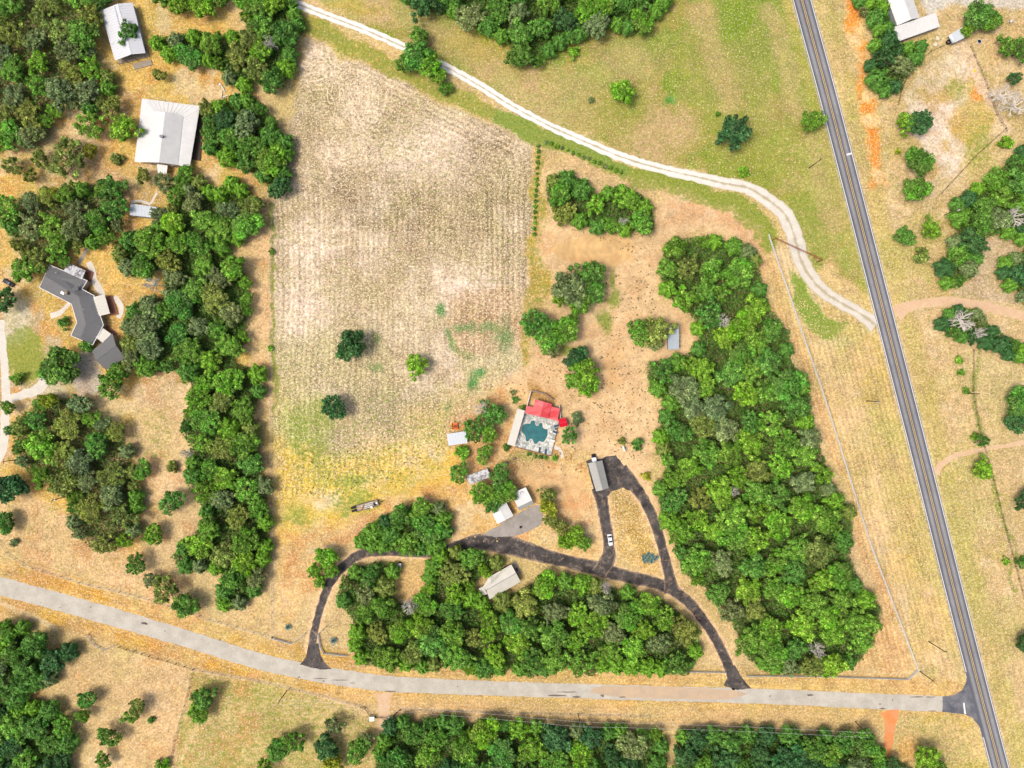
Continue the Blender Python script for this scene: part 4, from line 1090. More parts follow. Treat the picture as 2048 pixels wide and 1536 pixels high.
# ---------------------------------------------------------------- vehicles and yard things
def wheel(t, x, y, r=.33, w=.22):
    mb = MB(); mb.tube([(x, y - w / 2, r), (x, y + w / 2, r)], r, 14); o = mb.build('wheel', M['black'], t)
    mb = MB(); mb.tube([(x, y - w / 2 - .01, r), (x, y + w / 2 + .01, r)], r * .55, 10); mb.build('rim', M['steel'], o)
def loft(sections):
    """sections: (x, half width, z0, z1) -> closed body with chamfered top edges"""
    mb = MB(); vs = []; fs = []
    for x, w, z0, z1 in sections:
        vs += [(x, -w * .94, z0), (x, -w, z0 + (z1 - z0) * .35), (x, -w * .97, z1 - .08), (x, -w * .86, z1), (x, w * .86, z1), (x, w * .97, z1 - .08), (x, w, z0 + (z1 - z0) * .35), (x, w * .94, z0)]
    n = 8
    for i in range(len(sections) - 1):
        for k in range(n):
            fs.append((i * n + k, i * n + (k + 1) % n, (i + 1) * n + (k + 1) % n, (i + 1) * n + k))
    fs += [tuple(range(n)), tuple(reversed(range((len(sections) - 1) * n, len(sections) * n)))]
    mb.add(vs, fs); return mb
def car(x, y, ang, lab, paint, hood=None, L=4.7, van=False):
    t = thing('van' if van else 'parked_car', lab, 'van' if van else 'car', P(x, y) + Vector((0, 0, .03)), ang)
    h = L / 2
    loft([(-h, .72, .35, .78), (-h * .93, .86, .25, .92), (-h * .5, .9, .22, .95), (h * .3, .9, .22, .92), (h * .8, .86, .22, .84), (h * .95, .76, .28, .72), (h, .66, .35, .62)]).build('body', paint, t, True)
    if van:
        loft([(-h * .97, .84, .9, 2.0), (-h * .6, .88, .9, 2.15), (h * .35, .88, .9, 2.15), (h * .55, .8, .9, 1.9)]).build('cabin', paint, t)
        loft([(h * .3, .84, 1.25, 2.0), (h * .68, .76, .85, 1.3)]).build('windscreen', M['glass'], t)
        if hood: loft([(h * .56, .87, .6, .98), (h * 1.0, .8, .5, .9)]).build('hood', hood, t)
    else:
        loft([(-h * .72, .74, .85, .98), (-h * .45, .74, .85, 1.36), (h * .08, .74, .85, 1.38), (h * .42, .76, .82, .95)]).build('cabin', M['glass'], t)
        loft([(-h * .46, .67, 1.3, 1.43), (-h * .2, .68, 1.3, 1.46), (h * .1, .66, 1.3, 1.43)]).build('roof', paint, t)
    for sx in (-h * .6, h * .62):
        for sy in (-.8, .8): wheel(t, sx, sy)
    for sy in (-.55, .55):
        MB().box((h * .97, sy, .62), (.1, .3, .14)).build('headlight', M['glass'], t)
        MB().box((-h * .99, sy, .7), (.08, .3, .14)).build('tail_light', M['wall_red'], t)
car(1220, 1079, math.radians(-82), 'white car parked on the dusty driveway below the carport', M['car_white'])
car(1188, 922, math.radians(97), 'white van with black nose, half under the carport', M['car_white'], M['black'], 5.8, True)
car(19, 566, math.radians(150), 'dark parked car in tree shade at the left edge', M['glass'])
# golf cart
t = thing('golf_cart', 'small white-roofed golf cart beside the hidden driveway', 'cart', P(801, 1128.5), math.radians(-78))
loft([(-1.1, .55, .25, .6), (-.2, .6, .22, .55), (.9, .58, .22, .75), (1.15, .45, .3, .6)]).build('body', M['black'], t)
MB().box((0, 0, 1.78), (1.6, 1.15, .08)).build('roof', M['car_white'], t)
for sx in (-.7, .7):
    for sy in (-.5, .5):
        MB().beam((sx, sy, .5), (sx, sy, 1.75), .05, .05).build('post', M['steel'], t)
        wheel(t, sx * 1.05, sy, .24, .16)
MB().box((-.2, 0, .75), (.5, 1.0, .3)).build('seat', M['tank_white'], t)
# flatbed trailer with scrap
ta = math.atan2(1019 - 1003, 762 - 703)
t = thing('flatbed_trailer', 'long black flatbed trailer parked in yellow grass', 'trailer', P(733, 1011), ta)
MB().box((.6, 0, .85), (8.8, 2.4, .16)).build('deck', M['wood'], t)
for sy in (-1.25, 1.25): MB().box((.3, sy, .85), (9.6, .14, .3)).build('side_rail', M['black'], t)
for sy in (-.65, .65): MB().add([(-3.8, sy - .45, .8), (-3.8, sy + .45, .8), (-6.1, sy + .45, .55), (-6.1, sy - .45, .55), (-3.8, sy - .45, .95), (-3.8, sy + .45, .95), (-6.1, sy + .45, .7), (-6.1, sy - .45, .7)], [(0, 1, 2, 3), (4, 7, 6, 5), (0, 4, 5, 1), (2, 6, 7, 3), (1, 5, 6, 2), (0, 3, 7, 4)]).build('ramp', M['black'], t)
MB().beam((4.9, -1.1, .8), (6.5, 0, .8), .16, .2).beam((4.9, 1.1, .8), (6.5, 0, .8), .16, .2).beam((6.3, 0, .8), (7.1, 0, .8), .2, .2).build('tongue', M['black'], t)
for sx in (-2.6, -1.6):
    for sy in (-1.1, 1.1): wheel(t, sx, sy, .4, .24)
def on_trailer(name, lab, cat, mb, mat, lx, ly, rz=0.):
    o = mb.build(name, mat); o.location = Matrix.Rotation(ta, 3, 'Z') @ Vector((lx, ly, .935)) + P(733, 1011); o.rotation_euler.z = ta + rz
    return tag(o, lab, cat, 'scrap loaded on the flatbed trailer')
for k, (lx, ly, rz, L) in enumerate(((.5, .7, .06, 5.5), (1.0, .35, -.1, 5.0), (.2, -.2, .03, 4.6), (1.4, -.75, .1, 5.2), (-.3, .0, -.16, 4.2))):
    on_trailer('steel_pipe', ('pale pipe nearest the field side of the trailer', 'pale pipe lying second on the trailer', 'pale pipe down the middle of the trailer', 'pale pipe along the driveway side of the trailer', 'short pale pipe lying askew on the trailer')[k], 'pipe', MB().tube([(-L / 2, 0, .09), (L / 2, 0, .09)], .1, 8), M['tank_white'], lx, ly, rz)
for k, (lx, ly, rz) in enumerate(((-1.9, .3, .35), (-2.4, -.4, -.2), (-1.2, -.1, .8))):
    on_trailer('timber_board', ('tan board slanting across the trailer near the ramps', 'tan board beside the trailer ramps', 'red-brown board lying crosswise on the trailer')[k], 'board', MB().box((0, 0, .24), (2.4, .3, .1)), M['rust'] if k == 2 else M['lumber'], lx, ly, rz)
on_trailer('white_bin', 'white bin at the side of the trailer', 'bin', MB().box((0, 0, .35), (.9, .7, .7), 0, 1.1), M['tank_white'], 2.1, -1.0, .3)
on_trailer('winch_drum', 'round white-capped drum at the front of the trailer', 'drum', MB().tube([(0, 0, 0), (0, 0, .7), (0, 0, .72)], [.45, .45, .3], 12), M['tank_white'], 4.5, 0.1)
on_trailer('tool_chest', 'dark tool chest at the front of the trailer', 'chest', MB().box((0, 0, .35), (.8, 1.2, .7)), M['black'], 3.6, -.2)
# orange cart
t = thing('orange_cart', 'small orange open-topped cart behind the white shed', 'cart', P(910, 852), math.radians(5))
mb = MB(); mb.box((0, 0, .45), (2.2, 2.6, .1))
for s_ in ((1.05, 0, .1, 2.6), (-1.05, 0, .1, 2.6)): mb.box((s_[0], 0, .8), (.12, 2.6, .8))
for s_ in (1.25, -1.25): mb.box((0, s_, .8), (1.98, .12, .8))
mb.build('tub', M['orange'], t)
MB().box((.15, -.1, .65), (1.1, 1.3, .3)).build('load', M['rust'], t)
MB().beam((0, 1.3, .5), (0, 2.5, .45), .12, .12).build('hitch', M['black'], t)
for sx in (-1.2, 1.2): mb = MB(); mb.tube([(sx - .1, 0, .35), (sx + .1, 0, .35)], .35, 12); mb.build('wheel', M['black'], t)
# propane tanks
def tank(x, y, ang, lab, L=1.9, r=.5):
    t = thing('propane_tank', lab, 'tank', P(x, y), ang)
    mb = MB(); mb.tube([(-L / 2 - r * .5, 0, r + .2), (-L / 2 - r * .3, 0, r + .2), (-L / 2, 0, r + .2), (L / 2, 0, r + .2), (L / 2 + r * .3, 0, r + .2), (L / 2 + r * .5, 0, r + .2)], [r * .3, r * .75, r, r, r * .75, r * .3], 16); mb.build('vessel', M['tank_white'], t, True)
    for sx in (-.6, .6): MB().box((sx, 0, .15), (.14, r * 1.5, .3)).build('leg', M['steel'], t)
    mb = MB(); mb.tube([(0, 0, 2 * r + .15), (0, 0, 2 * r + .35)], .14, 8); mb.build('valve_cap', M['steel'], t)
tank(1247.5, 897, math.radians(-68), 'white propane tank near the round shrub above the parking pad')
tank(2021, 44, math.radians(35), 'small white tank in the top right corner', 1.0, .5)
# utility trailer at the wood edge
t = thing('utility_trailer', 'small dark utility trailer at the edge of the east wood', 'trailer', P(1321.5, 842.5), math.radians(-8))
mb = MB(); mb.box((0, 0, .55), (2.2, 1.4, .1)); [mb.box((0, s_, .8), (2.2, .08, .5)) for s_ in (.7, -.7)]; mb.box((-1.06, 0, .8), (.08, 1.32, .5)); mb.build('bed', M['black'], t)
for sy in (-.8, .8): wheel(t, 0, sy, .3, .18)
MB().beam((1.1, 0, .5), (2.0, 0, .45), .1, .1).build('tongue', M['black'], t)
for k, (dx, dy) in enumerate(((.5, .2), (-.4, -.2))):
    o = MB(); o.box((0, 0, .2), (.7, .6, .4)); o = o.build('carton', M['tank_white']); o.location = P(1321.5, 842.5) + Vector((dx, dy, .6)); tag(o, ('pale carton at the front of the small dark utility trailer', 'pale carton at the back of the small dark utility trailer')[k], 'box')
# farm corner odds
t = thing('tractor_tyre', 'big black tyre leaning flat beside the silver hipped shed', 'tyre', P(1896, 85))
mb = MB(); n = 18
vs, fs = [], []
for k in range(n):
    a = 2 * math.pi * k / n
    for rr, zz in ((.55, .1), (.95, 0), (1.0, .3), (.95, .6), (.55, .5)):
        vs.append((rr * math.cos(a), rr * math.sin(a), zz))
for k in range(n):
    for j in range(5):
        fs.append((k * 5 + j, k * 5 + (j + 1) % 5, ((k + 1) % n) * 5 + (j + 1) % 5, ((k + 1) % n) * 5 + j))
mb.add(vs, fs); mb.build('tread', M['black'], t); mb = MB(); mb.tube([(0, 0, .12), (0, 0, .3)], .35, 12); mb.build('rim', M['steel'], t)
t = thing('water_trough', 'round pale stock tank with dark water in the top right yard', 'trough', P(1957, 84))
mb = MB(); vs, fs = [], []
for k in range(n):
    a = 2 * math.pi * k / n
    for rr, zz in ((.85, 0), (.9, .6), (.78, .6), (.75, .2)): vs.append((rr * math.cos(a), rr * math.sin(a), zz))
for k in range(n):
    for j in range(4): fs.append((k * 4 + j, k * 4 + (j + 1) % 4, ((k + 1) % n) * 4 + (j + 1) % 4, ((k + 1) % n) * 4 + j))
mb.add(vs, fs); mb.build('rim', M['tank_white'], t); mb = MB(); mb.tube([(0, 0, .1), (0, 0, .45)], .77, 18); mb.build('water', M['glass'], t)
def boulder(x, y, r, lab, mat='stone'):
    bm = bmesh.new(); bmesh.ops.create_icosphere(bm, subdivisions=2, radius=r)
    for v in bm.verts: v.co *= random.uniform(.8, 1.12); v.co.z = max(-.1, v.co.z * .7 + r * .4)
    me = bpy.data.meshes.new('boulder'); bm.to_mesh(me); bm.free()
    o = link('boulder', me, M[mat]); o.location = P(x, y); tag(o, lab, 'boulder')
boulder(1874.5, 78, 1.0, 'rounded tan boulder nearer the white farm building'); boulder(1870, 90, .95, 'rounded tan boulder lower of two by the farm building')
boulder(1862, 79, .4, 'small white rock beside the farm building'); boulder(1304, 871, .55, 'pale rock at the east wood edge above the round shrub'); boulder(1029, 917, .7, 'grey rock south of the pool deck', 'wall_stone'); boulder(1013, 926, .8, 'grey rock southwest of the pool deck', 'wall_stone')
o = MB(); o.tube([(0, 0, 0), (0, 0, .1), (0, 0, .6), (0, 0, .7)], [.35, .45, .4, .2], 12); o = o.build('yellow_drum', M['yellow_obj']); o.location = P(1949, 142); tag(o, 'bright yellow drum in the pale paddock, top right', 'drum')
for k, (x, y, a, L) in enumerate(((447,178,-60,3.2), (444,190,80,3.0), (451,193,20,2.2), (470,212,-85,5.5))):
    o = MB(); o.tube([(-L / 2, 0, .2), (L / 2, 0, .2)], .22, 8); o = o.build('white_pipe', M['tank_white']); o.location = P(x, y); o.rotation_euler.z = math.radians(a)
    tag(o, ('white pipe, upper of the small pile above the ranch house', 'white pipe, upright middle one of the small pile', 'short white pipe, lowest of the small pile', 'long white pipe lying under the oaks east of the ranch house')[k], 'pipe')
o = MB(); o.tube([(0, 0, 0), (0, 0, .3)], [.5, .45], 10); o = o.build('bucket', M['tank_white']); o.location = P(440, 169); tag(o, 'round white tub above the pile of white pipes', 'tub')
for k, (x, y) in enumerate(((1019,1020), (1041,1054))):
    o = MB(); o.tube([(0, 0, 0), (0, 0, .5), (0, 0, .9)], [.4, .45, .38], 10); o = o.build('barrel', M['black']); o.location = P(x, y); tag(o, ('black barrel between the twin sheds', 'black barrel standing on the concrete apron')[k], 'barrel')

# ---------------------------------------------------------------- fences and gates
_panel = {}
def panel_mesh(kind, mat):
    if (kind, mat) in _panel: return _panel[kind, mat]
    mb = MB()
    if kind == 'board':
        for z in (.3, .66, 1.02, 1.38): mb.box((0, 0, z), (1, .06, .24))
    elif kind == 'wire':
        for z in (.35, .7, 1.05, 1.35): mb.box((0, 0, z), (1, .035, .035))
    elif kind == 'pipe':
        for z in (.4, .8, 1.25): mb.box((0, 0, z), (1, .08, .08))
    _panel[kind, mat] = mb.mesh('panel'); return _panel[kind, mat]
def post_mesh(w, h, mat):
    k = ('post', w, h, mat)
    if k not in _panel: _panel[k] = MB().box((0, 0, h / 2), (w, w, h)).mesh('post')
    return _panel[k]
def fence(name, pts, lab, kind='board', mat='fence', span=3.0, pw=.18, ph=1.55, cat='fence'):
    t = thing(name, lab, cat, P(*pts[0]))
    for a, b in zip(pts[:-1], pts[1:]):
        A, B = P(*a), P(*b); L = (B - A).length; n = max(1, round(L / span)); ang = math.atan2((B - A).y, (B - A).x)
        for k in range(n + 1):
            p = A.lerp(B, k / n)
            if k or a == pts[0]:
                o = link('post', post_mesh(pw, ph, mat), M[mat], t); o.location = p - t.location; o.rotation_euler.z = ang
            if k < n:
                o = link('panel', panel_mesh(kind, mat), M[mat], t); o.location = A.lerp(B, (k + .5) / n) - t.location + Vector((0, 0, random.uniform(-.02, .02))); o.rotation_euler.z = ang; o.scale.x = L / n - pw * .9
    return t
fence('board_fence', [(1536,470),(1556,530),(1578,592),(1602,664),(1640,772),(1680,898),(1735,1076),(1790,1222),(1834,1338),(1814,1357),(1640,1351),(1492,1350)], 'long pale grey board fence along the highway side, turning the corner')
fence('board_fence', [(1450,1343),(1300,1341),(1205,1340)], 'pale grey board fence west of the right driveway entrance')
fence('board_fence', [(694,1310),(648,1305),(641,1292),(637,1268)], 'pale grey board fence curving right of the left driveway entrance')
fence('board_fence', [(612,1265),(584,1286),(545,1275)], 'pale grey board fence left of the left driveway entrance')
fence('swing_gate', [(637,1267),(653,1252)], 'open pipe gate at the left driveway entrance', 'pipe', 'steel', 4.5, .1, 1.3, 'gate')
fence('wire_fence', [(548,402),(542,520),(541,700),(543,860),(545,1080),(545,1273)], 'thin wire fence down the west side of the mown field', 'wire', 'wood', 5, .14, 1.4)
fence('wire_fence', [(545,1274),(420,1238),(300,1198),(160,1164),(50,1130),(15,1105),(2,1080)], 'wire fence above the side road on the left', 'wire', 'wood', 4, .14, 1.4)
fence('wire_fence', [(240,1293),(300,1311),(388,1337)], 'wire fence with dark posts below the side road, left', 'wire', 'wood_dark', 3.4, .18, 1.5)
fence('wire_fence', [(388,1338),(370,1410),(350,1480),(338,1545)], 'wire fence between the tan paddock and the grassy field', 'wire', 'wood', 4, .14, 1.4)
fence('pipe_fence', [(176,1268),(190,1288),(210,1299),(236,1288)], 'grey pipe fence of the recessed entrance, lower left', 'pipe', 'steel', 3, .14, 1.4)
fence('wire_fence', [(388,1338),(520,1361),(640,1390),(730,1414)], 'wire fence from the field corner toward the white gate pillars', 'wire', 'wood', 4, .14, 1.4)
fence('wire_fence', [(802,1418),(1024,1424),(1160,1428),(1300,1431)], 'wire fence along the south side of the road', 'wire', 'wood', 4, .14, 1.4)
fence('wire_fence', [(1945,700),(1944,780),(1955,850),(1985,960),(2010,1060),(2042,1180),(2070,1280)], 'wire fence through weeds near the right edge', 'wire', 'wood_dark', 5, .16, 1.4)
fence('wire_fence', [(1832,108),(1800,185),(1795,210)], 'wire fence on the west side of the pale paddock', 'wire', 'wood_dark', 4, .14, 1.4)
fence('wire_fence', [(1835,125),(1860,104),(1900,86)], 'wire fence above the pale paddock', 'wire', 'wood_dark', 4, .14, 1.4)
fence('wire_fence', [(1940,95),(1968,160),(1992,230),(2012,262)], 'wire fence on the east side of the pale paddock', 'wire', 'wood_dark', 4, .14, 1.4)
fence('wire_fence', [(2010,258),(1950,312),(1880,388)], 'wire fence on the lower side of the pale paddock', 'wire', 'wood_dark', 4, .14, 1.4)
fence('pipe_fence', [(722,1413),(731,1416),(741,1430)], 'dark pipe wing left of the white-pillared gate', 'pipe', 'black', 2.4, .14, 1.4)
fence('pipe_fence', [(787,1430),(801,1418)], 'dark pipe wing right of the white-pillared gate', 'pipe', 'black', 2.4, .14, 1.4)
fence('drive_gate', [(751,1433),(777,1434)], 'dark pipe gate between the white pillars', 'pipe', 'black', 2.6, .1, 1.3, 'gate')
for x, y, lab in ((745.5, 1433.5, 'white stone gate pillar, left of the pair'), (782.5, 1434, 'white stone gate pillar, right of the pair')):
    t = thing('gate_pillar', lab, 'pillar', P(x, y))
    MB().box((0, 0, .9), (1.7, 1.4, 1.8)).build('shaft', M['stone'], t); MB().box((0, 0, 1.88), (2.0, 1.7, .16)).build('cap', M['white_paint'], t)
# rust-red overhead ranch gateway
A, B = P(1551.5, 476.5, 5.0), P(1645, 519.5, 5.0)
t = thing('ranch_gateway', 'rust-red steel overhead gateway spanning the gravel entrance', 'gateway', Vector((A.x, A.y, 0)).lerp(Vector((B.x, B.y, 0)), .5))
d = (B - A).normalized(); s_ = Vector((-d.y, d.x, 0))
for k in (-1, 1):
    MB(t.location).tube([A + s_ * .22 * k, B + s_ * .22 * k], .11, 8).build('beam', M['rust'], t)
lat = MB(t.location)
for k in range(26):
    a = A.lerp(B, k / 26); b = A.lerp(B, (k + 1) / 26)
    lat.beam(a + s_ * .22 * (1 if k % 2 else -1), b - s_ * .22 * (1 if k % 2 else -1), .07, .07)
lat.build('lattice', M['rust'], t)
for p in (A, B):
    MB(t.location).tube([(p.x, p.y, 0), (p.x, p.y, 5.0)], .18, 10).build('post', M['rust'], t)
p = A.lerp(B, .84); MB(t.location).beam(p - s_ * .9, p + s_ * .5, .12, .3).beam(p - s_ * .9 - d * .4, p - s_ * .6 + d * .5, .1, .25).build('emblem', M['rust'], t)

# ---------------------------------------------------------------- utility poles and wires
def pole(x, y, h, ang, lab, transformer=False, brace=None):
    t = thing('utility_pole', lab, 'pole', P(x, y))
    mb = MB(); mb.tube([(0, 0, 0), (0, 0, h)], [.19, .13], 8); mb.build('mast', M['wood_dark'], t)
    c, s = math.cos(ang), math.sin(ang)
    MB().beam((-c * 1.1, -s * 1.1, h - .6), (c * 1.1, s * 1.1, h - .6), .12, .14).build('crossarm', M['wood_dark'], t)
    for k in (-1, 0, 1):
        mb = MB(); mb.tube([(c * k, s * k, h - .53), (c * k, s * k, h - .3)], .06, 6); mb.build('insulator', M['tank_white'], t)
    if transformer:
        mb = MB(); mb.tube([(.4, -.1, h - 2.2), (.4, -.1, h - 1.2), (.4, -.1, h - 1.1)], [.32, .32, .2], 10); mb.build('transformer', M['tank_white'], t)
    return Vector((*P(x, y)[:2], h - .3))
pole(1857, 1283, 11, .2, 'dark utility pole standing alone left of the junction')
p_c = pole(1840, 1343, 9, .8, 'dark utility pole at the corner of the pale board fence')
p_b = pole(1710, 1443, 11, 1.45, 'utility pole at the end of the roadside wood beside the clay drive')
p_a = pole(1156, 1427, 9, 1.5, 'utility pole above the roadside wood, nearest the middle')
p_0 = pole(574, 1381, 10, 1.4, 'utility pole in the grassy field below the side road')
pole(1733, 802, 9, .2, 'utility pole with white transformer between wood and highway', True)
pole(1618, 336, 10.5, 1.3, 'utility pole in the green pasture left of the highway')
pole(1888, 430, 10, .2, 'utility pole with white transformer at the right-hand wood', True)
pole(1931, 787, 8, .2, 'short utility pole among weeds right of the highway')
pole(137, 992, 10, 1.2, 'utility pole with white transformer at the lower west wood', True)
pole(35, 919, 8, 1.4, 'utility pole beside the gravel lane at the left edge')
def wire(a, b, lab, off):
    mb = MB(a); pts = []
    for k in range(13):
        u = k / 12; q = a.lerp(b, u); q.z -= 1.2 * 4 * u * (1 - u); q.y += off
        pts.append(q)
    mb.tube(pts, .03, 4); o = mb.build('power_line', M['tank_white']); o.location = a; tag(o, lab, 'cable')
wire(p_a, p_b, 'power line strung over the roadside wood, upper strand', .9)
wire(p_a, p_b, 'power line strung over the roadside wood, lower strand', -.9)
wire(p_0, p_a, 'power line crossing the gate drive, upper strand', .9)
wire(p_0, p_a, 'power line crossing the gate drive, lower strand', -.9)

# ---------------------------------------------------------------- trees
TONES = {'bright green': (.19, .39, .032), 'deep green': (.115, .28, .042), 'dark green': (.06, .165, .046), 'olive green': (.225, .295, .058),
         'grey-green': (.20, .275, .10), 'yellow-green': (.30, .35, .028), 'mid green': (.155, .335, .038)}

def crown_mesh(name, seed, R, Hc, nl, leaves, leaf, z0, gap=0.0, flat=.75, lobe=(.26, .40)):
    """crown of radius R and height Hc above z0: lobes of leaf blades; tone attribute varies by lobe and by leaf"""
    r = np.random.default_rng(seed)
    V, T = [], []
    lob = []
    ph = r.random() * 6
    for k in range(nl):
        # spread lobes over the dome, denser outside
        u = (k + .5) / nl
        rad = math.sqrt(u) * .80
        a = k * 2.39996 + ph + r.normal(0, .25)
        wob = 1 + .18 * math.sin(2 * a + ph) + .14 * math.sin(3 * a + ph * 2) + r.normal(0, .10)
        x, y = rad * math.cos(a) * wob, rad * math.sin(a) * wob
        z = math.sqrt(max(0, 1 - min(.98, rad) ** 2)) * flat + r.normal(0, .11)
        lr = r.uniform(*lobe) * (1.05 - .25 * rad)
        lob.append((x, y, z, lr, r.uniform(.6, 1.38), r.random()))
        if rad > .5:
            lob.append((x * .95, y * .95, z * .35, lr * .95, r.uniform(.6, 1.0), r.random()))
    if gap: lob = [l for l in lob if r.random() > gap]
    per = max(8, int(leaves / len(lob)))
    for x, y, z, lr, tn, hue in lob:
        n = per
        d = r.normal(size=(n, 3)); d[:, 2] = np.abs(d[:, 2]) * 1.0 - .25
        d /= np.linalg.norm(d, axis=1)[:, None]
        rr = lr * (r.random(n) ** .35) * (1 + r.normal(0, .13, n))
        c = np.array([x, y, z]) + d * rr[:, None] * np.array([1, 1, .8])
        c = c * np.array([R, R, Hc]); c[:, 2] += z0
        nrm = d * .9 + r.normal(0, .55, (n, 3)) + np.array([0, 0, .35]); nrm /= np.linalg.norm(nrm, axis=1)[:, None]
        ref = r.normal(size=(n, 3)); t1 = np.cross(nrm, ref); t1 /= np.linalg.norm(t1, axis=1)[:, None]; t2 = np.cross(nrm, t1)
        s = leaf * r.uniform(.6, 1.35, n)[:, None]
        bend = nrm * s * .22
        q = np.stack([c - t1 * s, c - t2 * s * .55 + bend, c + t1 * s, c + t2 * s * .55 + bend], 1)
        V.append(q.reshape(-1, 3))
        tone = tn * np.exp(r.normal(0, .34, n))
        T.append(np.repeat(np.stack([tone, np.full(n, hue) * .6 + r.random(n) * .4, np.zeros(n), np.ones(n)], 1), 4, 0))
    V = np.concatenate(V).astype(np.float32); T = np.concatenate(T).astype(np.float32)
    nf = len(V) // 4
    me = bpy.data.meshes.new(name)
    me.vertices.add(len(V)); me.vertices.foreach_set('co', V.ravel())
    me.loops.add(nf * 4); me.loops.foreach_set('vertex_index', np.arange(nf * 4, dtype=np.int32))
    me.polygons.add(nf); me.polygons.foreach_set('loop_start', (np.arange(nf) * 4).astype(np.int32))
    me.update(calc_edges=True)
    at = me.attributes.new('tone', 'FLOAT_COLOR', 'POINT'); at.data.foreach_set('color', T.ravel())
    me.materials.append(M['leaf'])
    return me

def branch(mb, r, p, d, L, rad, depth, n=5):
    q = p + d * L * .5 + Vector(r.normal(0, .06 * L, 3)); e = p + d * L
    mb.tube([p, q, e], [rad, rad * .8, rad * .62], n)
    if depth <= 0: return
    for k in range(3 if depth > 1 else 3):
        nd = (d + Vector(r.normal(0, .62, 3)) + Vector((0, 0, .08))).normalized()
        branch(mb, r, q.lerp(e, r.uniform(.3, 1)), nd, L * r.uniform(.55, .8), rad * .58, depth - 1, max(3, n - 1))

def trunk_mesh(seed, h, R):
    r = np.random.default_rng(seed); mb = MB()
    lean = Vector((r.normal(0, .25), r.normal(0, .25), 0))
    mb.tube([(0, 0, -.1), Vector((0, 0, h * .12)), lean + Vector((0, 0, h * .45))], [.42, .28, .22], 8)
    for k in range(5):
        a = k * 1.256 + r.random(); d = Vector((math.cos(a), math.sin(a), .75)).normalized()
        branch(mb, r, lean * r.uniform(.6, 1) + Vector((0, 0, h * r.uniform(.25, .44))), d, R * .55, .15, 1, 5)
    return mb.mesh('trunk')
def dead_mesh(seed, h, R):
    r = np.random.default_rng(seed); mb = MB()
    mb.tube([(0, 0, -.1), (0, 0, h * .5)], [.32, .2], 7)
    for k in range(12):
        a = k * .53 + r.random(); d = Vector((math.cos(a), math.sin(a), r.uniform(.25, 1.0))).normalized()
        branch(mb, r, Vector((0, 0, h * r.uniform(.25, .5))), d, R * .55, .24, 3, 5)
    return mb.mesh('limbs')

NDENSE, NOPEN, NSHRUB = 9, 5, 4
VAR = ((32, (.20, .33), .42, 3600), (46, (.15, .26), .35, 4400), (62, (.11, .20), .30, 5000))
CROWN = {'dense': [crown_mesh('crown', 100 + k, 5.0, 4.4, VAR[k % 3][0], VAR[k % 3][3], VAR[k % 3][2], 3.4, 0, .66 + .04 * (k % 4), VAR[k % 3][1]) for k in range(NDENSE)],
         'open': [crown_mesh('crown', 200 + k, 5.0, 3.8, 42, 2900, .32, 3.6, .2, .66, (.13, .24)) for k in range(NOPEN)],
         'shrub': [crown_mesh('foliage', 300 + k, 2.4, 2.5, 14, 1300, .24, .35) for k in range(NSHRUB)]}
TRUNK = {'dense': [trunk_mesh(400 + k, 8.0, 5.0) for k in range(4)]}
TRUNK['open'] = TRUNK['dense']
STEM = [trunk_mesh(500, 2.2, 2.0)]
DEAD = [dead_mesh(600 + k, 7.5, 4.0) for k in range(3)]
for m_ in TRUNK['dense'] + STEM: m_.materials.append(M['bark'])
for m_ in DEAD: m_.materials.append(M['deadwood'])
TREES = []
def put_tree(px, py, rpx, kind, tone, label=None, group=None, name=None):
    R = rpx * MPP
    zmid = {'dense': 5.2, 'open': 5.0, 'shrub': 1.4}[kind]
    s = R / (2.4 if kind == 'shrub' else 5.0)
    sz = s if kind == 'shrub' else max(.62, min(1.25, s * .55 + .42))
    zmid *= sz
    b = P(px, py, zmid)
    t = empty(name or {'shrub': 'shrub', 'open': 'oak_tree', 'dense': 'broadleaf_tree'}[kind], (b.x, b.y, 0), random.uniform(0, 6.283))
    t.scale = (s * random.uniform(.94, 1.06), s * random.uniform(.94, 1.06), sz * random.uniform(.92, 1.1))
    c = link('foliage' if kind == 'shrub' else 'crown', random.choice(CROWN[kind]), None, t)
    tr, tg, tb = TONES[tone]
    j = random.uniform(.86, 1.15); w = random.uniform(-.10, .10)
    c.color = (tr * j * (1 + w), tg * j, tb * j * (1 - w), 1)
    link('stem' if kind == 'shrub' else 'trunk', STEM[0] if kind == 'shrub' else random.choice(TRUNK[kind]), None, t)
    TREES.append(dict(o=t, x=px, y=py, r=rpx, tone=tone, kind=kind, group=group, label=label))
    tag(t, label, 'shrub' if kind == 'shrub' else 'tree', group)
    return t
def put_dead(px, py, rpx, label):
    b = P(px, py, 8.0); t = thing('dead_tree', label, 'tree', (b.x, b.y, 0), random.uniform(0, 6.28), 'bare grey dead trees')
    s = rpx * MPP / 4.6; t.scale = (s, s, 1.5)
    link('limbs', random.choice(DEAD), None, t)

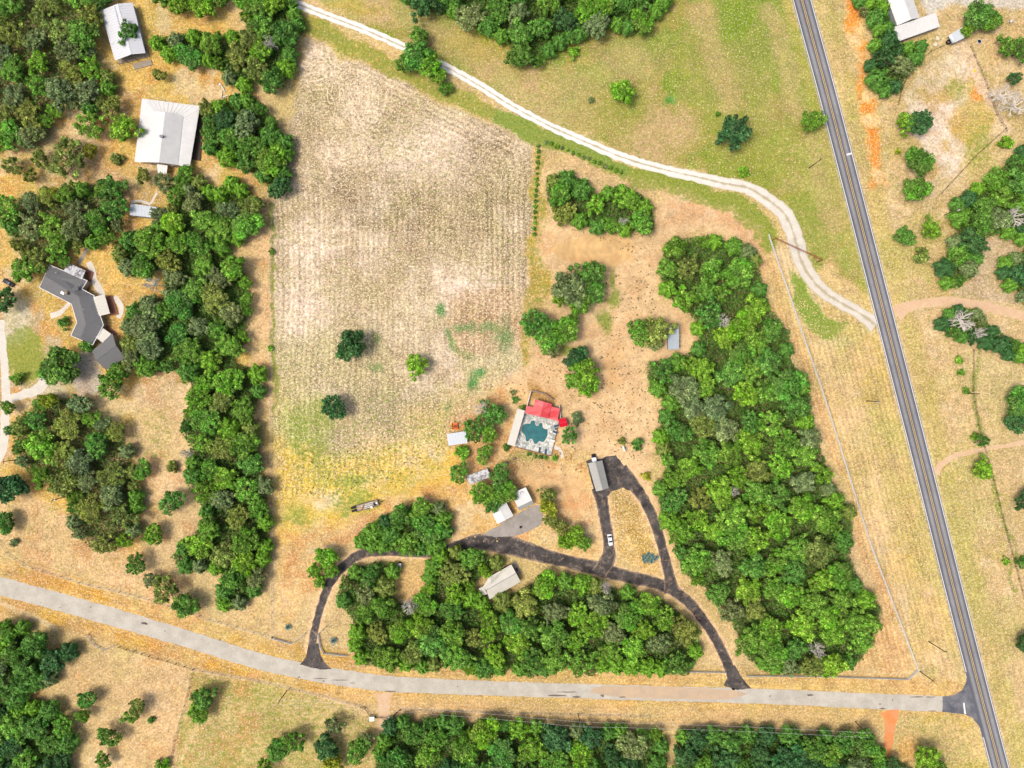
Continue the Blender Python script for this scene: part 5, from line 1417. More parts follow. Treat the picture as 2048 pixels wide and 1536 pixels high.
# woods: phrase and anchors that say where in the wood a tree stands
def inpoly(x, y, poly):
    c = False
    for k in range(len(poly)):
        x1, y1 = poly[k]; x2, y2 = poly[(k + 1) % len(poly)]
        if (y1 > y) != (y2 > y) and x < (x2 - x1) * (y - y1) / (y2 - y1) + x1: c = not c
    return c
def edged(x, y, poly):
    d = 1e9
    for k in range(len(poly)):
        x1, y1 = poly[k]; x2, y2 = poly[(k + 1) % len(poly)]
        ex, ey = x2 - x1, y2 - y1; t = max(0, min(1, ((x - x1) * ex + (y - y1) * ey) / (ex * ex + ey * ey + 1e-9)))
        d = min(d, math.hypot(x - x1 - t * ex, y - y1 - t * ey))
    return d
LUSH = (('bright green', .36), ('mid green', .30), ('deep green', .16), ('olive green', .10), ('grey-green', .08))
DUSKY = (('grey-green', .30), ('olive green', .26), ('mid green', .22), ('deep green', .16), ('bright green', .06))
COOL = (('deep green', .34), ('mid green', .24), ('dark green', .22), ('grey-green', .12), ('bright green', .08))
def pick(mix):
    u = random.random()
    for n, w in mix:
        u -= w
        if u <= 0: return n
    return mix[0][0]
WOODS = {'east': (LUSH, .14, (24, 35), 1.38), 'south': (LUSH, .12, (24, 34), 1.38), 'drive': (COOL, .1, (22, 30), 1.4), 'west': (LUSH, .2, (23, 34), 1.38), 'northwest': (LUSH, .15, (23, 33), 1.4), 'house': (COOL, .15, (23, 31), 1.38), 'corner': (DUSKY, .7, (24, 34), 1.42), 'top': (COOL, .15, (24, 34), 1.4), 'grove': (DUSKY, .75, (24, 36), 1.4), 'lowerwest': (DUSKY, .6, (24, 35), 1.4), 'southwest': (COOL, .25, (24, 33), 1.4), 'bottomleft': (COOL, .25, (24, 33), 1.4), 'roadside': (COOL, .2, (24, 34), 1.42), 'roadside2': (COOL, .2, (24, 34), 1.42), 'barn': (COOL, .2, (20, 29), 1.42), 'right': (COOL, .2, (22, 31), 1.4), 'rightedge': (COOL, .2, (22, 30), 1.4), 'dirtdrive': (COOL, .25, (18, 26), 1.4), 'clump': (LUSH, .15, (23, 32), 1.4)}
WOODNAME = {'east': 'east wood', 'south': 'south wood', 'drive': 'clump above the hidden driveway', 'west': 'west wood', 'northwest': 'upper-left wood', 'house': 'wood beside the ranch house',
 'corner': 'top-left corner wood', 'top': 'wood at the top edge', 'grove': 'grove above the dark-roofed house', 'lowerwest': 'lower-left wood', 'southwest': 'wood below the road at left',
 'bottomleft': 'bottom-left corner wood', 'roadside': 'long roadside wood at the bottom', 'roadside2': 'roadside wood left of the clay drive', 'barn': 'clump beside the white farm building',
 'right': 'right-hand wood', 'rightedge': 'clump at the right edge', 'dirtdrive': 'strip along the tan dirt drive', 'clump': 'clump above the sandy clearing'}
DEADS = ((538,82,15,'bare grey tree at the corner of the mown field'),(818,1214,18,'bare grey tree in the south wood left of the long shed'),(1447,640,16,'bare pale tree crown in the upper east wood'),(1932,640,26,'spreading bare grey tree beside the tan dirt drive'),(2012,185,24,'bare grey tree at the right edge of the pale paddock, left one'),(2040,205,24,'bare grey tree at the right edge of the pale paddock, right one'),(300,566,17,'bare whitish tree in the golden clearing right of the dark-roofed house'),(1213,1176,13,'bare pale tree below the driveway bend'),(1640,1302,15,'bare pale tree low in the east wood'),(2038,430,20,'bare grey tree in the right-hand wood'),(962,815,16,'bare grey tree between the orange cart and the pool'),(1965,665,12,'small bare grey tree in the strip below the dirt drive'),(1248,440,10,'small bare tree in the clump above the sandy clearing'),(1470,985,12,'small bare tree in the heart of the east wood'),(370,908,12,'small bare tree at the west wood edge by the tan clearing'))
FILL, REST = [], []
def fill(key):
    mix, openp, (r0, r1), sp = WOODS[key]; poly = FOREST[key]
    xs = [p[0] for p in poly]; ys = [p[1] for p in poly]
    got = []
    for k in range(5000):
        x, y = random.uniform(min(xs), max(xs)), random.uniform(min(ys), max(ys))
        if not inpoly(x, y, poly): continue
        d = edged(x, y, poly)
        r = random.uniform(r0, r1)
        if d < r * .62:
            r = max(r0 * .62, d / .72)
            if d < r * .55: continue
        if any(math.hypot(x - a[0], y - a[1]) < r * .55 + a[2] * .7 for a in DEADS): continue
        if any(math.hypot(x - a, y - b) < (r + c) * .5 * sp for a, b, c in got): continue
        got.append((x, y, r))
    for x, y, r in got:
        if not (-40 < x < 2088 and -40 < y < 1576): continue
        kd = 'open' if random.random() < openp else 'dense'
        FILL.append((x, y, r, kd, pick(DUSKY if key == 'west' and x < 400 and y < 780 else mix), key))
def plant_woods():
    # the largest crowns in view are trees of their own, the rest joins the undergrowth
    for kd, most in (('dense', 248), ('open', 150)):
        got = sorted([f for f in FILL if f[3] == kd], key=lambda f: -f[2] + (60 if not (0 < f[0] < 2048 and 0 < f[1] < 1536) else 0))
        REST.extend(got[most:])
        for x, y, r, k_, tone, key in got[:most]:
            put_tree(x, y, r, kd, tone, None, 'trees of the ' + WOODNAME[key])
            TREES[-1]['wood'] = key
for key in FOREST: fill(key)
plant_woods()

# trees and shrubs that stand by themselves: x, y, radius, kind, tone, label
SOLO = [
 (838,72,20,'dense','mid green','small round tree above the gravel drive bend'),(832,112,34,'dense','deep green','big tree overhanging the white gravel drive'),(858,128,30,'dense','bright green','broad tree on the lower side of the gravel drive'),(812,125,24,'open','mid green','loose tree on the field side of the gravel drive'),(874,150,18,'dense','bright green','smaller tree below the big drive trees'),(891,178,15,'shrub','mid green','shrub at the field corner below the drive trees'),
 (1245,183,26,'dense','bright green','lone round tree in the middle of the green pasture'),(1467,265,35,'dense','dark green','large dark lone tree in the green pasture'),(1627,240,25,'dense','mid green','round tree touching the highway edge'),(1183,200,8,'shrub','grey-green','tiny shrub near the pasture gravel drive'),(1488,345,13,'shrub','bright green','bush below the large dark pasture tree'),(1436,228,6,'shrub','mid green','tiny shrub beside the large dark pasture tree'),(1146,105,14,'shrub','bright green','bush at the foot of the top-edge wood'),
 (1812,246,21,'dense','bright green','left of two joined trees in the pale paddock'),(1838,245,28,'dense','dark green','right, darker of two joined trees in the pale paddock'),(1840,322,29,'dense','deep green','dense tree on the paddock edge, upper of two'),(1832,378,25,'dense','mid green','dense tree on the paddock edge, lower of two'),(1796,303,7,'shrub','yellow-green','tiny bright shrub left of the paddock edge trees'),
 (1812,472,23,'dense','deep green','round tree right of the highway, left of three'),(1863,457,21,'dense','bright green','round bright tree right of the highway, upper of three'),(1842,512,17,'shrub','olive green','olive bush right of the highway, lower of three'),
 (1140,578,40,'dense','grey-green','pale grey-green tree in the round clump by the sand'),(1178,548,31,'dense','deep green','dark tree at the top of the round clump by the sand'),(1187,585,28,'dense','deep green','dark tree right side of the round clump by the sand'),(1155,602,29,'dense','mid green','tree at the foot of the round clump by the sand'),(1122,592,21,'dense','bright green','bright tree left side of the round clump by the sand'),
 (1072,648,33,'dense','deep green','dark tree left side of the clump beside the hay stubble'),(1095,672,33,'dense','mid green','tree in the middle of the clump beside the hay stubble'),(1132,660,30,'dense','mid green','loose tree right side of the clump beside the hay stubble'),(1105,692,23,'dense','grey-green','grey-green tree at the foot of the clump beside the hay stubble'),
 (1152,718,24,'dense','dark green','dark tree atop the clump above the red pool house'),(1168,742,30,'dense','bright green','bright tree in the clump above the red pool house'),(1177,772,25,'dense','bright green','lowest tree of the clump above the red pool house'),(1148,760,21,'dense','mid green','left tree of the clump above the red pool house'),
 (1278,664,27,'dense','mid green','loose tree left of the blue-grey shed'),(1312,662,31,'dense','olive green','olive tree overhanging the blue-grey shed'),(1310,688,16,'dense','grey-green','small grey-green tree below the blue-grey shed'),
 (703,692,34,'dense','dark green','dark heart-shaped lone tree in the mown field'),(833,731,24,'dense','bright green','bright round lone tree in the mown field'),(668,815,28,'dense','dark green','dark lone tree low in the mown field'),(543,503,7,'shrub','mid green','tiny bush on the field fence, upper one'),(541,697,7,'shrub','bright green','tiny bush on the field fence, lower one'),
 (948,858,27,'open','deep green','tree leaning over the white shed'),(985,828,27,'dense','deep green','tree between the white shed and the pool arbor'),(978,868,19,'dense','mid green','smaller tree below the pair near the pool arbor'),(925,905,16,'shrub','bright green','dense bright bush below the white shed'),(968,908,20,'open','mid green','round tree southwest of the pool arbor'),
 (918,945,24,'open','mid green','tree on the west end of the mottled shed'),(1000,955,30,'open','deep green','large oak above the twin white sheds'),(1008,985,25,'dense','mid green','oak crown touching the twin white sheds'),(966,988,28,'dense','mid green','oak below the mottled shed'),(985,1006,20,'dense','deep green','oak overhanging the workshop roof'),
 (1275,888,14,'shrub','deep green','round clipped-looking shrub above the parking pad'),(1140,872,20,'open','deep green','tree east of the pool deck'),(1155,838,14,'shrub','grey-green','grey-green bush right of the scarlet hut'),(1243,882,9,'shrub','olive green','low bush left of the round shrub'),(1292,952,10,'shrub','yellow-green','yellow-green bush at the wood edge beside the parking pad'),
 (1095,990,17,'dense','olive green','top tree of the slanting row right of the twin sheds'),(1098,1015,19,'dense','yellow-green','second tree of the slanting row right of the twin sheds'),(1103,1040,18,'dense','olive green','third tree of the slanting row right of the twin sheds'),(1122,1055,20,'open','olive green','fourth tree of the slanting row right of the twin sheds'),(1132,1082,18,'dense','bright green','lower left tree of the slanting row right of the twin sheds'),(1150,1072,22,'dense','bright green','largest bright tree of the slanting row right of the twin sheds'),(1166,1086,18,'dense','mid green','lowest tree of the slanting row right of the twin sheds'),
 (652,1113,23,'dense','bright green','bright tree left of the driveway loop, upper of three'),(630,1140,16,'dense','bright green','bright tree left of the driveway loop, left of three'),(660,1140,19,'dense','bright green','bright tree left of the driveway loop, nearest the asphalt'),(640,1165,14,'shrub','mid green','bush below the bright trees at the driveway loop'),
 (120,735,44,'dense','deep green','big round oak in the loop below the dark-roofed house'),(222,765,33,'open','mid green','oak overlapping the lower corner of the dark garage'),(175,690,17,'shrub','deep green','dark bush at the west wall of the dark-roofed house'),(127,646,13,'shrub','deep green','small round bush beside the west path'),(45,540,26,'dense','mid green','tree left of the dark-roofed house'),(72,530,18,'open','deep green','loose tree at the corner of the dark-roofed house'),(5,600,32,'open','dark green','dark tree at the left edge beside the parked car'),(12,420,32,'open','mid green','tree at the left edge below the golden lawn'),(35,757,15,'shrub','mid green','bush at the foot of the oval lawn'),
 (180,248,33,'open','mid green','oak left of the ranch house'),(248,256,28,'dense','bright green','bright oak touching the ranch house wall'),(135,318,44,'open','olive green','large olive oak in the golden lawn'),(222,212,26,'open','olive green','oak above the ranch house'),(62,268,28,'open','grey-green','grey-green oak below the corner wood'),(80,318,22,'open','olive green','olive oak in the golden lawn, left one'),(18,268,30,'open','mid green','oak at the left edge below the corner wood'),(25,330,22,'open','olive green','olive tree at the left edge of the golden lawn'),(220,375,30,'open','deep green','oak below the golden lawn, above the small shed'),(330,365,24,'open','grey-green','grey-green oak right below the ranch house'),(352,385,24,'open','mid green','oak right of the small white shed'),(370,350,20,'dense','mid green','oak at the ranch house entrance'),(256,64,23,'open','deep green','sparse tree hanging over the silver porch-house roof'),(415,218,18,'dense','olive green','olive tree at the top right corner of the ranch house'),(318,432,22,'open','grey-green','oak overlapping the small white shed'),
 (360,8,24,'dense','bright green','tree at the top edge right of the porch house'),(325,-8,22,'dense','mid green','tree at the top edge above the porch house'),(405,12,26,'dense','bright green','bright tree at the top edge, middle of the row'),(440,-2,20,'dense','mid green','tree at the top edge beside the bare clearing'),(180,35,28,'open','olive green','yellowish oak left of the porch house'),(205,-10,26,'dense','deep green','tree at the top edge left of the porch house'),
 (305,1070,23,'dense','bright green','bright round tree in the tan clearing, lower left'),(343,1003,29,'open','deep green','dark oak beside the lower-left wood'),(285,940,22,'open','mid green','loose oak right of the lower-left wood'),(345,935,14,'shrub','olive green','low bush at the west wood edge'),(272,1128,22,'open','deep green','small oak above the left fence'),(302,1160,18,'open','grey-green','grey-green oak above the left fence'),(332,1180,33,'open','olive green','large yellowish oak above the left fence'),(372,1210,27,'dense','deep green','dark oak beside the large yellowish oak'),(18,975,33,'dense','dark green','dark tree at the left edge below the pole'),(10,1045,20,'dense','deep green','tree at the left edge in tan grass'),(28,1085,9,'shrub','grey-green','grey bush in tan grass, lower left'),(15,815,15,'dense','bright green','bright tree beside the gravel lane'),(98,800,18,'dense','yellow-green','yellow-green tree below the gravel loop'),(25,860,16,'open','deep green','small tree at the gravel lane bend'),
 (172,1400,21,'dense','deep green','dark tree in the lower-left paddock, left one'),(165,1432,15,'dense','mid green','small tree just below the dark paddock tree'),(276,1412,18,'open','olive green','olive tree in the lower-left paddock, upper part'),(262,1432,17,'open','mid green','tree in the lower-left paddock beside the olive one'),(216,1474,25,'open','deep green','tree in the lower-left paddock, bottom one'),(303,1440,8,'shrub','deep green','tiny bush in the lower-left paddock'),(405,1398,24,'dense','deep green','tree right of the paddock fence, upper crown'),(398,1425,22,'dense','mid green','tree right of the paddock fence, lower crown'),(205,1520,18,'open','mid green','small tree at the bottom edge of the paddock'),(325,1532,16,'shrub','bright green','bush at the bottom edge by the paddock fence'),
 (556,1500,26,'dense','deep green','dark tree at the bottom of the grassy field, left one'),(588,1482,26,'open','mid green','tree at the bottom of the grassy field, second from left'),(650,1495,27,'dense','dark green','dark tree at the bottom of the grassy field, middle'),(668,1450,20,'open','grey-green','pale tree in the grassy field above the dark one'),(668,1526,22,'dense','yellow-green','yellow-green tree at the bottom of the grassy field'),(715,1500,30,'open','mid green','tree at the bottom left of the gate drive'),(735,1480,18,'open','grey-green','loose tree beside the orange end of the gate drive'),(530,1535,20,'open','bright green','tree at the bottom edge of the grassy field'),
 (1962,30,30,'dense','deep green','round tree above the silver hipped shed'),(1985,42,20,'dense','mid green','smaller tree right of the one above the hipped shed'),(2015,92,22,'open','mid green','tree at the top right corner, left one'),(2042,100,24,'open','deep green','tree at the top right corner, right one'),(1935,60,14,'dense','bright green','small tree touching the hipped shed roof'),(2010,285,16,'shrub','bright green','bush at the lower corner of the pale paddock'),(2030,155,16,'open','dark green','dark tree behind the grey thicket, right edge'),
 (2040,805,30,'dense','deep green','dark tree at the right edge below the dirt drive'),(2036,845,26,'dense','dark green','darker tree at the right edge, lower of the pair'),(2058,1000,26,'dense','dark green','tree cut by the right edge beside the dirt track'),(2050,1285,18,'dense','dark green','small dark tree cut by the right edge, low'),(1965,938,22,'dense','bright green','bright tree just below the dirt track'),(1963,882,15,'open','deep green','small tree just above the dirt track'),(1950,872,9,'shrub','bright green','bright bush beside the small tree above the track'),(2012,1122,9,'shrub','bright green','bright bush on the right fence line'),(2042,1124,12,'shrub','deep green','bush at the right edge beside the fence line'),(1933,782,9,'shrub','mid green','bush at the foot of the short pole'),(1918,720,9,'shrub','bright green','bush on the fence line, upper one'),(1922,745,8,'shrub','mid green','bush on the fence line, second one'),
 (1853,1518,28,'dense','bright green','bright tree right of the clay drive'),(1875,1535,20,'dense','mid green','tree at the bottom edge right of the clay drive'),(1785,1530,18,'open','dark green','dark loose tree at the foot of the clay drive'),(1810,1545,16,'shrub','grey-green','grey bush at the bottom edge by the clay drive'),
(1031,800,8,'shrub','deep green','bush left of the pool house yard, lower'),(1026,785,7,'shrub','grey-green','grey bush left of the pool house yard'),(1046,815,7,'shrub','deep green','bush at the corner of the pool arbor'),(1013,895,8,'shrub','deep green','bush at the lower end of the pool arbor'),(1110,916,7,'shrub','bright green','bush beside the pool path'),(1092,915,5,'shrub','deep green','small dark bush under the pool wall, right one'),(1082,914,5,'shrub','deep green','small dark bush under the pool wall, second from right'),(1070,911,5,'shrub','olive green','small bush under the pool wall, middle'),(1058,908,5,'shrub','deep green','small bush under the pool wall, left one'),
 (285,352,18,'open','olive green','small olive oak below the left wall of the ranch house'),(100,388,20,'open','yellow-green','yellowish oak on top of the left grove'),(60,352,15,'open','olive green','little oak in the golden lawn near the left edge'),(178,300,16,'open','yellow-green','little yellowish oak left of the ranch house, lower'),(235,318,14,'shrub','olive green','bush below the bright oak at the ranch house'),(318,150,15,'open','olive green','small oak above the ranch house, in the bare yard edge'),(262,716,22,'open','grey-green','grey-green oak overlapping the right side of the dark garage'),(238,742,22,'open','mid green','oak at the lower right corner of the dark garage'),]
for x, y, r, kind, tone, lab in SOLO:
    if kind: put_tree(x, y, r, kind, tone, lab, 'shrubs and bushes' if kind == 'shrub' else 'trees standing by themselves')
# overgrown fence: a line of vine-clad bushes
for k in range(17):
    y = 292 + k * 11
    put_tree(1077 - k * .55 + random.uniform(-1, 1), y, random.uniform(3.6, 5.2), 'shrub', random.choice(('mid green', 'bright green', 'deep green')), None, 'bushes on the overgrown fence')
    TREES[-1]['wood'] = 'vine'
for k in range(15):
    u = k / 14; x = 1092 + u * 150; y = 283 + u * 62 + random.uniform(-2, 2)
    put_tree(x, y, random.uniform(3.6, 5.6), 'shrub', random.choice(('mid green', 'bright green', 'grey-green')), None, 'bushes on the gravel drive verge')
    TREES[-1]['wood'] = 'verge'
WOODNAME['vine'] = 'overgrown fence right of the mown field'; WOODNAME['verge'] = 'verge below the gravel drive'

def undergrowth():
    r = np.random.default_rng(77); V, T = [], []
    def leaves(c, nrm, s, col):
        n = len(c)
        nrm = nrm / np.linalg.norm(nrm, axis=1)[:, None]
        t1 = np.cross(nrm, r.normal(size=(n, 3))); t1 /= np.linalg.norm(t1, axis=1)[:, None]; t2 = np.cross(nrm, t1)
        V.append(np.stack([c - t1 * s, c - t2 * s * .6 + nrm * s * .2, c + t1 * s, c + t2 * s * .6 + nrm * s * .2], 1).reshape(-1, 3))
        T.append(np.repeat(np.concatenate([col, np.ones((n, 1))], 1), 4, 0))
    for key, poly in FOREST.items():
        xs = [p[0] for p in poly]; ys = [p[1] for p in poly]
        A = (max(xs) - min(xs)) * (max(ys) - min(ys)); n = int(A * .24)
        x, y = r.uniform(min(xs), max(xs), n), r.uniform(min(ys), max(ys), n)
        thin = .4 if key in ('corner', 'grove', 'lowerwest') else 1.0
        keep = (sdf(x, y, poly) < -5) & (x > -40) & (x < 2090) & (y > -40) & (y < 1575) & (r.random(n) < thin)
        x, y = x[keep], y[keep]; n = len(x)
        hgt = .4 + 3.2 * vnoise(x, y, 14, 61, 2); z = hgt * r.random(n) ** .4
        c = np.stack([(x - 1024) * MPP, (768 - y) * MPP, z], 1)
        tone = (.55 + .6 * vnoise(x, y, 22, 62, 2))[:, None] * r.uniform(.7, 1.25, (n, 1))
        leaves(c, r.normal(0, .6, (n, 3)) + np.array([0, 0, .8]), .5 * r.uniform(.6, 1.3, (n, 1)), np.array([[.12, .25, .04]]) * tone)
    for px, py, rp, kd, tone, key in REST:
        R = rp * MPP; s = max(.62, min(1.25, R / 5 * .55 + .42)); b = P(px, py, 5 * s)
        n = 1500; d = r.normal(size=(n, 3)); d[:, 2] = np.abs(d[:, 2]) - .15; d /= np.linalg.norm(d, axis=1)[:, None]
        a = np.arctan2(d[:, 1], d[:, 0]); rad = .82 + .12 * np.sin(5 * a + px) + .12 * np.sin(7 * a + 6 * d[:, 2] + py) + r.normal(0, .08, n)
        c = np.array([b.x, b.y, 3.4 * s]) + d * rad[:, None] * np.array([R, R, 4.2 * s])
        t = np.array([TONES[tone]]) * (r.uniform(.65, 1.3, (n, 1)) * (1 + .25 * np.sin(5 * a + px))[:, None])
        leaves(c, d + r.normal(0, .5, (n, 3)) + np.array([0, 0, .3]), .42 * r.uniform(.6, 1.3, (n, 1)), t)
    V_ = np.concatenate(V).astype(np.float32); T_ = np.concatenate(T).astype(np.float32); nf = len(V_) // 4
    me = bpy.data.meshes.new('undergrowth')
    me.vertices.add(len(V_)); me.vertices.foreach_set('co', V_.ravel())
    me.loops.add(nf * 4); me.loops.foreach_set('vertex_index', np.arange(nf * 4, dtype=np.int32))
    me.polygons.add(nf); me.polygons.foreach_set('loop_start', (np.arange(nf) * 4).astype(np.int32))
    me.update(calc_edges=True)
    at = me.attributes.new('tint', 'FLOAT_COLOR', 'POINT'); at.data.foreach_set('color', T_.ravel())
    tag(link('undergrowth', me, M['mass']), 'green undergrowth and lesser crowns filling the gaps in the woods', 'undergrowth', None, 'stuff')
    print('undergrowth quads', nf, 'rest', len(REST), 'fill', len(FILL))
undergrowth()

# one label for every woodland tree: size, colour, wood, then its place among those that look the same
SUB = {'east': [((1420,520), 'top of the east wood'), ((1560,640), 'east wood by the upper fence'), ((1340,740), 'east wood below the blue-grey shed'), ((1470,660), 'east wood right of the blue-grey shed'), ((1600,820), 'east wood along the middle fence'), ((1370,870), 'east wood facing the sandy clearing'), ((1480,830), 'heart of the east wood'), ((1350,980), 'east wood beside the parking pad'), ((1500,980), 'lower heart of the east wood'), ((1640,1000), 'east wood along the lower fence'), ((1400,1100), 'east wood beside the island drive'), ((1520,1130), 'east wood above the driveway entrance'), ((1660,1130), 'east wood bulge toward the fence'), ((1500,1260), 'east wood by the right driveway entrance'), ((1620,1280), 'foot of the east wood'), ((1720,1220), 'lower right point of the east wood')],
 'south': [((720,1160), 'south wood inside the driveway loop'), ((740,1290), 'lower left end of the south wood'), ((850,1280), 'south wood right of the bare grey tree'), ((920,1120), 'south wood above the long shed'), ((900,1200), 'south wood left of the long shed'), ((980,1270), 'south wood below the long shed'), ((1080,1190), 'south wood right of the long shed'), ((1090,1310), 'lower middle of the south wood'), ((1200,1220), 'south wood under the driveway bend'), ((1220,1310), 'lower right of the south wood'), ((1340,1270), 'right end of the south wood')],
 'west': [((470,420), 'top lobe of the west wood'), ((340,440), 'west wood beside the small shed'), ((260,500), 'west wood above the dark-roofed house'), ((430,540), 'upper west wood along the field'), ((330,640), 'west wood right of the dark-roofed house'), ((440,660), 'middle west wood along the field'), ((480,780), 'west wood bulge into the field'), ((420,840), 'west wood beside the tan clearing'), ((480,930), 'lower west wood along the field'), ((400,960), 'west wood beside the dark oak'), ((500,1060), 'lower west wood by the yellow pasture'), ((400,1100), 'west wood knob above the side road'), ((480,1180), 'foot of the west wood')],
 'top': [((850,0), 'left end of the top-edge wood'), ((960,20), 'top-edge wood, left of middle'), ((1060,80), 'hanging lobe of the top-edge wood'), ((1160,30), 'top-edge wood, right of middle'), ((1280,20), 'right end of the top-edge wood')],
 'corner': [((30,40), 'top-left corner wood, outer corner'), ((130,60), 'top-left corner wood beside the porch house'), ((40,180), 'top-left corner wood, left edge'), ((150,170), 'top-left corner wood, lower right')],
 'roadside': [((800,1480), 'left end of the bottom roadside wood'), ((930,1480), 'bottom roadside wood, left of middle'), ((1060,1490), 'middle of the bottom roadside wood'), ((1180,1490), 'bottom roadside wood, right of middle'), ((1290,1490), 'right end of the bottom roadside wood')],
 'roadside2': [((1390,1490), 'left end of the wood by the clay drive'), ((1520,1490), 'middle of the wood by the clay drive'), ((1650,1490), 'wood by the clay drive, right of middle'), ((1740,1500), 'right end of the wood by the clay drive')],
 'lowerwest': [((90,830), 'lower-left wood below the gravel loop'), ((80,920), 'lower-left wood beside the gravel lane'), ((220,880), 'lower-left wood facing the tan clearing'), ((200,980), 'middle of the lower-left wood'), ((210,1070), 'foot of the lower-left wood')],
 'grove': [((60,430), 'left side of the grove above the dark-roofed house'), ((170,420), 'right side of the grove above the dark-roofed house'), ((90,500), 'foot of the grove above the dark-roofed house')],
 'northwest': [((540,50), 'top of the upper-left wood'), ((540,140), 'upper-left wood at the field corner'), ((360,100), 'upper-left wood beside the porch house'), ((460,110), 'middle of the upper-left wood')],
 'right': [((1960,430), 'left side of the right-hand wood'), ((2060,380), 'outer part of the right-hand wood'), ((1920,530), 'foot of the right-hand wood')]}
ORD = ['', 'second', 'third', 'fourth', 'fifth', 'sixth', 'seventh', 'eighth', 'ninth', 'tenth', 'eleventh', 'twelfth']
cls = {}
for d in TREES:
    k = d.get('wood')
    if not k: continue
    place = min(SUB[k], key=lambda a: math.hypot(a[0][0] - d['x'], a[0][1] - d['y']))[1] if k in SUB else WOODNAME[k]
    size = '' if d['kind'] == 'shrub' else ('large ' if d['r'] > 25 else 'small ' if d['r'] < 18 else '')
    noun = 'bush' if d['kind'] == 'shrub' else ('loose-crowned tree' if d['kind'] == 'open' else 'tree')
    cls.setdefault((size, d['tone'], noun, place), []).append(d)
for (size, tone, noun, place), ds in cls.items():
    prep = 'on' if 'fence' in place and noun == 'bush' or 'verge' in place else 'at' if place.split()[0] in ('top', 'foot', 'left', 'right', 'lower') else 'in'
    art = 'the '
    base = f'{size}{tone} {noun} {prep} {art}{place}'
    wide = max(d['x'] for d in ds) - min(d['x'] for d in ds) > max(d['y'] for d in ds) - min(d['y'] for d in ds)
    ds.sort(key=lambda d: d['x'] if wide else d['y'])
    for i, d in enumerate(ds):
        if len(ds) == 1: lab = base
        elif i == 0: lab = base + (', leftmost' if wide else ', uppermost')
        elif i == len(ds) - 1: lab = base + (', rightmost' if wide else ', lowest')
        else: lab = base + f', {ORD[min(i, 11)]} from {"left" if wide else "top"}'
        if len(lab.split()) > 16: lab = lab.replace('loose-crowned', 'loose').replace(' of the bottom roadside wood', ' of the bottom wood')
        w_ = lab.split()
        if len(w_) > 16: lab = ' '.join(w_[1:]) if size else lab
        if len(lab.split()) > 16: lab = lab.replace('the grove above the dark-roofed house', 'the left grove').replace(' of the wood by the clay drive', ' of the clay-drive wood')
        if len(lab.split()) > 16: print('LONG', lab)
        d['o']['label'] = lab

for a in DEADS:
    put_dead(*a)

# blue-green rosette plants
def agave_mesh():
    mb = MB(); r = np.random.default_rng(9)
    for k in range(46):
        a = k * 2.4; el = .15 + 1.2 * (k / 46); L = 1.5 * (1 - .35 * k / 46)
        d = Vector((math.cos(a) * math.cos(el), math.sin(a) * math.cos(el), math.sin(el))); s = Vector((-math.sin(a), math.cos(a), 0)) * .13
        p = Vector((0, 0, .15))
        mb.add([p - s, p + s, p + d * L * .55 + s * 1.2 + Vector((0, 0, .05)), p + d * L, p + d * L * .55 - s * 1.2 + Vector((0, 0, .05))], [(0, 1, 2, 3, 4)])
    return mb.mesh('leaves')
AG = agave_mesh(); AG.materials.append(M['agave'])
CORE = MB().tube([(0, 0, 0), (0, 0, .3)], [.28, .2], 8).mesh('base'); CORE.materials.append(M['bark'])
def agave(x, y, s, lab, g=None):
    t = thing('agave', lab, 'plant', P(x, y), random.random() * 6, g or 'blue-green rosette plants'); t.scale = (s, s, s)
    link('leaves', AG, None, t); link('base', CORE, None, t)
agave(577, 1253, 1.2, 'round blue-green rosette plant left of the left driveway entrance'); agave(668, 1280, 1.3, 'round blue-green rosette plant right of the left driveway entrance')
for k in range(16):
    a = k * 2.4; rr = math.sqrt(k / 16)
    agave(1299 + math.cos(a) * rr * 17, 1116 + math.sin(a) * rr * 9, .75, 'blue-green rosette plant in the cluster on the driveway island', 'rosette plants in the island cluster')

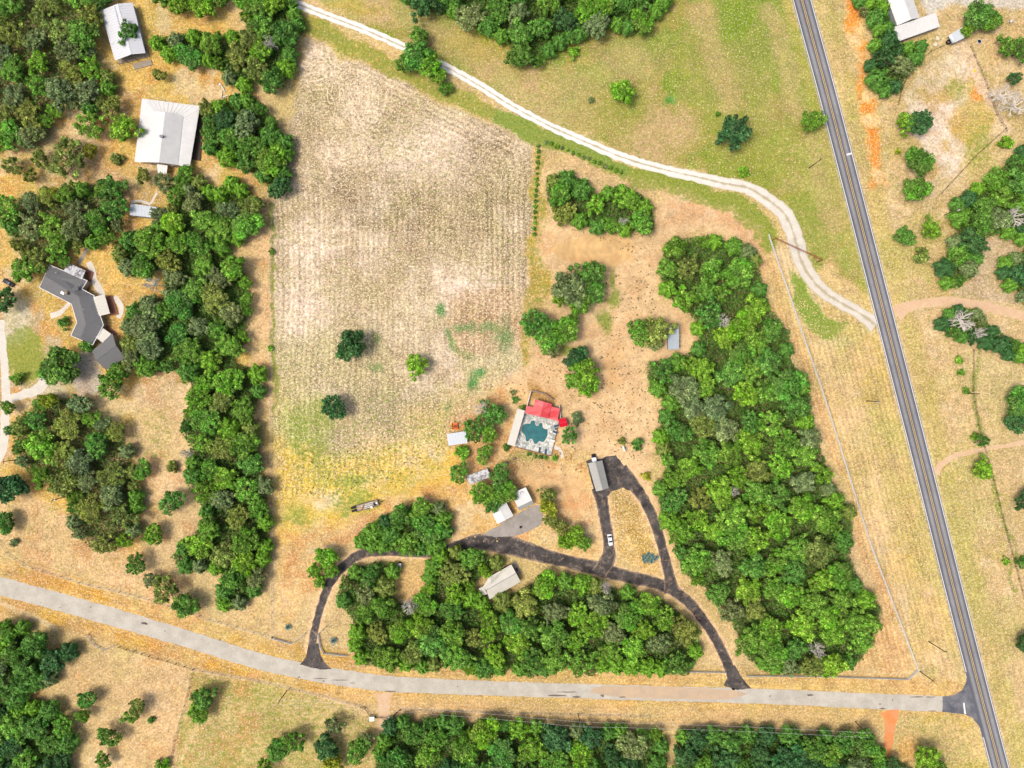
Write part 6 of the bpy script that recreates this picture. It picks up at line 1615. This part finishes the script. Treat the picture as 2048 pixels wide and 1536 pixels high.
# ---------------------------------------------------------------- weeds on the bare ground (nobody could count them)
def seg_d(x, y, pts):
    return min(math.hypot(x - x1 - max(0, min(1, ((x - x1) * (x2 - x1) + (y - y1) * (y2 - y1)) / ((x2 - x1) ** 2 + (y2 - y1) ** 2))) * (x2 - x1), y - y1 - max(0, min(1, ((x - x1) * (x2 - x1) + (y - y1) * (y2 - y1)) / ((x2 - x1) ** 2 + (y2 - y1) ** 2))) * (y2 - y1)) for (x1, y1), (x2, y2) in zip(pts[:-1], pts[1:]))
def tufts(name, lab, areas, mat, smin, smax, seed, blades=5):
    r = np.random.default_rng(seed); V, Fc = [], []
    for poly, n in areas:
        xs = [p[0] for p in poly]; ys = [p[1] for p in poly]; c = 0; g = 0
        while c < n and g < n * 8:
            g += 1
            x, y = r.uniform(min(xs), max(xs)), r.uniform(min(ys), max(ys))
            if not inpoly(x, y, poly): continue
            if abs(x - 1604 - .2575 * y) < 27 or (y > 1140 and seg_d(x, y, ROAD) < 20): continue
            if any(abs(x - a) < 400 and inpoly(x, y, f) for a, f in AVOID): continue
            c += 1; s = smin + (smax - smin) * r.random() ** 1.8; b = P(x, y)
            for k in range(blades):
                a = r.uniform(0, 6.28); w = r.uniform(.5, 1.0) * s
                d = np.array([math.cos(a), math.sin(a)]); e = np.array([-d[1], d[0]])
                i = len(V)
                V += [(b.x, b.y, 0.02), (b.x + d[0] * w * .6 + e[0] * w * .35, b.y + d[1] * w * .6 + e[1] * w * .35, s * .45), (b.x + d[0] * w, b.y + d[1] * w, s * .3), (b.x + d[0] * w * .6 - e[0] * w * .35, b.y + d[1] * w * .6 - e[1] * w * .35, s * .45)]
                Fc.append((i, i + 1, i + 2, i + 3))
    me = bpy.data.meshes.new(name); me.from_pydata(V, [], Fc)
    tag(link(name, me, mat), lab, 'weeds', None, 'stuff')
AVOID = [(1030, [(960,1075),(1003,1040),(1070,1005),(1090,1030),(1085,1052),(1024,1078)]), (1220, [(1170,905),(1232,905),(1290,985),(1350,1150),(1480,1390),(1440,1390),(1300,1180),(1000,1120),(1000,1075),(1150,1115),(1205,1100)]), (1075, [(1010,800),(1060,790),(1140,830),(1105,915),(1010,895)])]
SAND = [(1190,560),(1300,560),(1320,600),(1290,700),(1285,770),(1325,820),(1300,880),(1290,940),(1230,905),(1190,800),(1200,700)]
tufts('weed_tufts', 'dark low weeds dotted over the sandy clearing', [(SAND, 620), ([(1105,440),(1330,470),(1300,560),(1210,560),(1270,520)], 120), ([(1010,760),(1200,800),(1290,900),(1170,960),(1020,930)], 260), ([(1040,700),(1110,690),(1200,800),(1100,780)], 130), ([(600,900),(900,850),(880,960),(620,1000)], 250)], M['weed'], .15, .6, 5)
FIELD = [(612,82),(1062,290),(1050,640),(1038,738),(900,890),(552,990),(550,400),(595,180)]
tufts('straw_tufts', 'pale straw tufts strewn over the mown field and verges', [(FIELD, 4500), ([(1560,560),(1640,620),(1900,1150),(1925,1350),(1845,1340),(1640,770)], 3500), ([(900,760),(1180,900),(1190,1090),(900,1080)], 1500), ([(0,1010),(260,1110),(540,1230),(540,1270),(0,1110)], 1500), ([(160,1310),(380,1345),(330,1536),(160,1500)], 1300), ([(780,1400),(1740,1425),(1740,1460),(790,1436)], 1500), ([(1840,640),(1960,690),(2048,1000),(2048,1536),(2010,1400)], 3000), ([(640,30),(1590,10),(1680,340),(1500,370),(1100,240)], 900)], M['straw'], .2, .5, 6, 4)
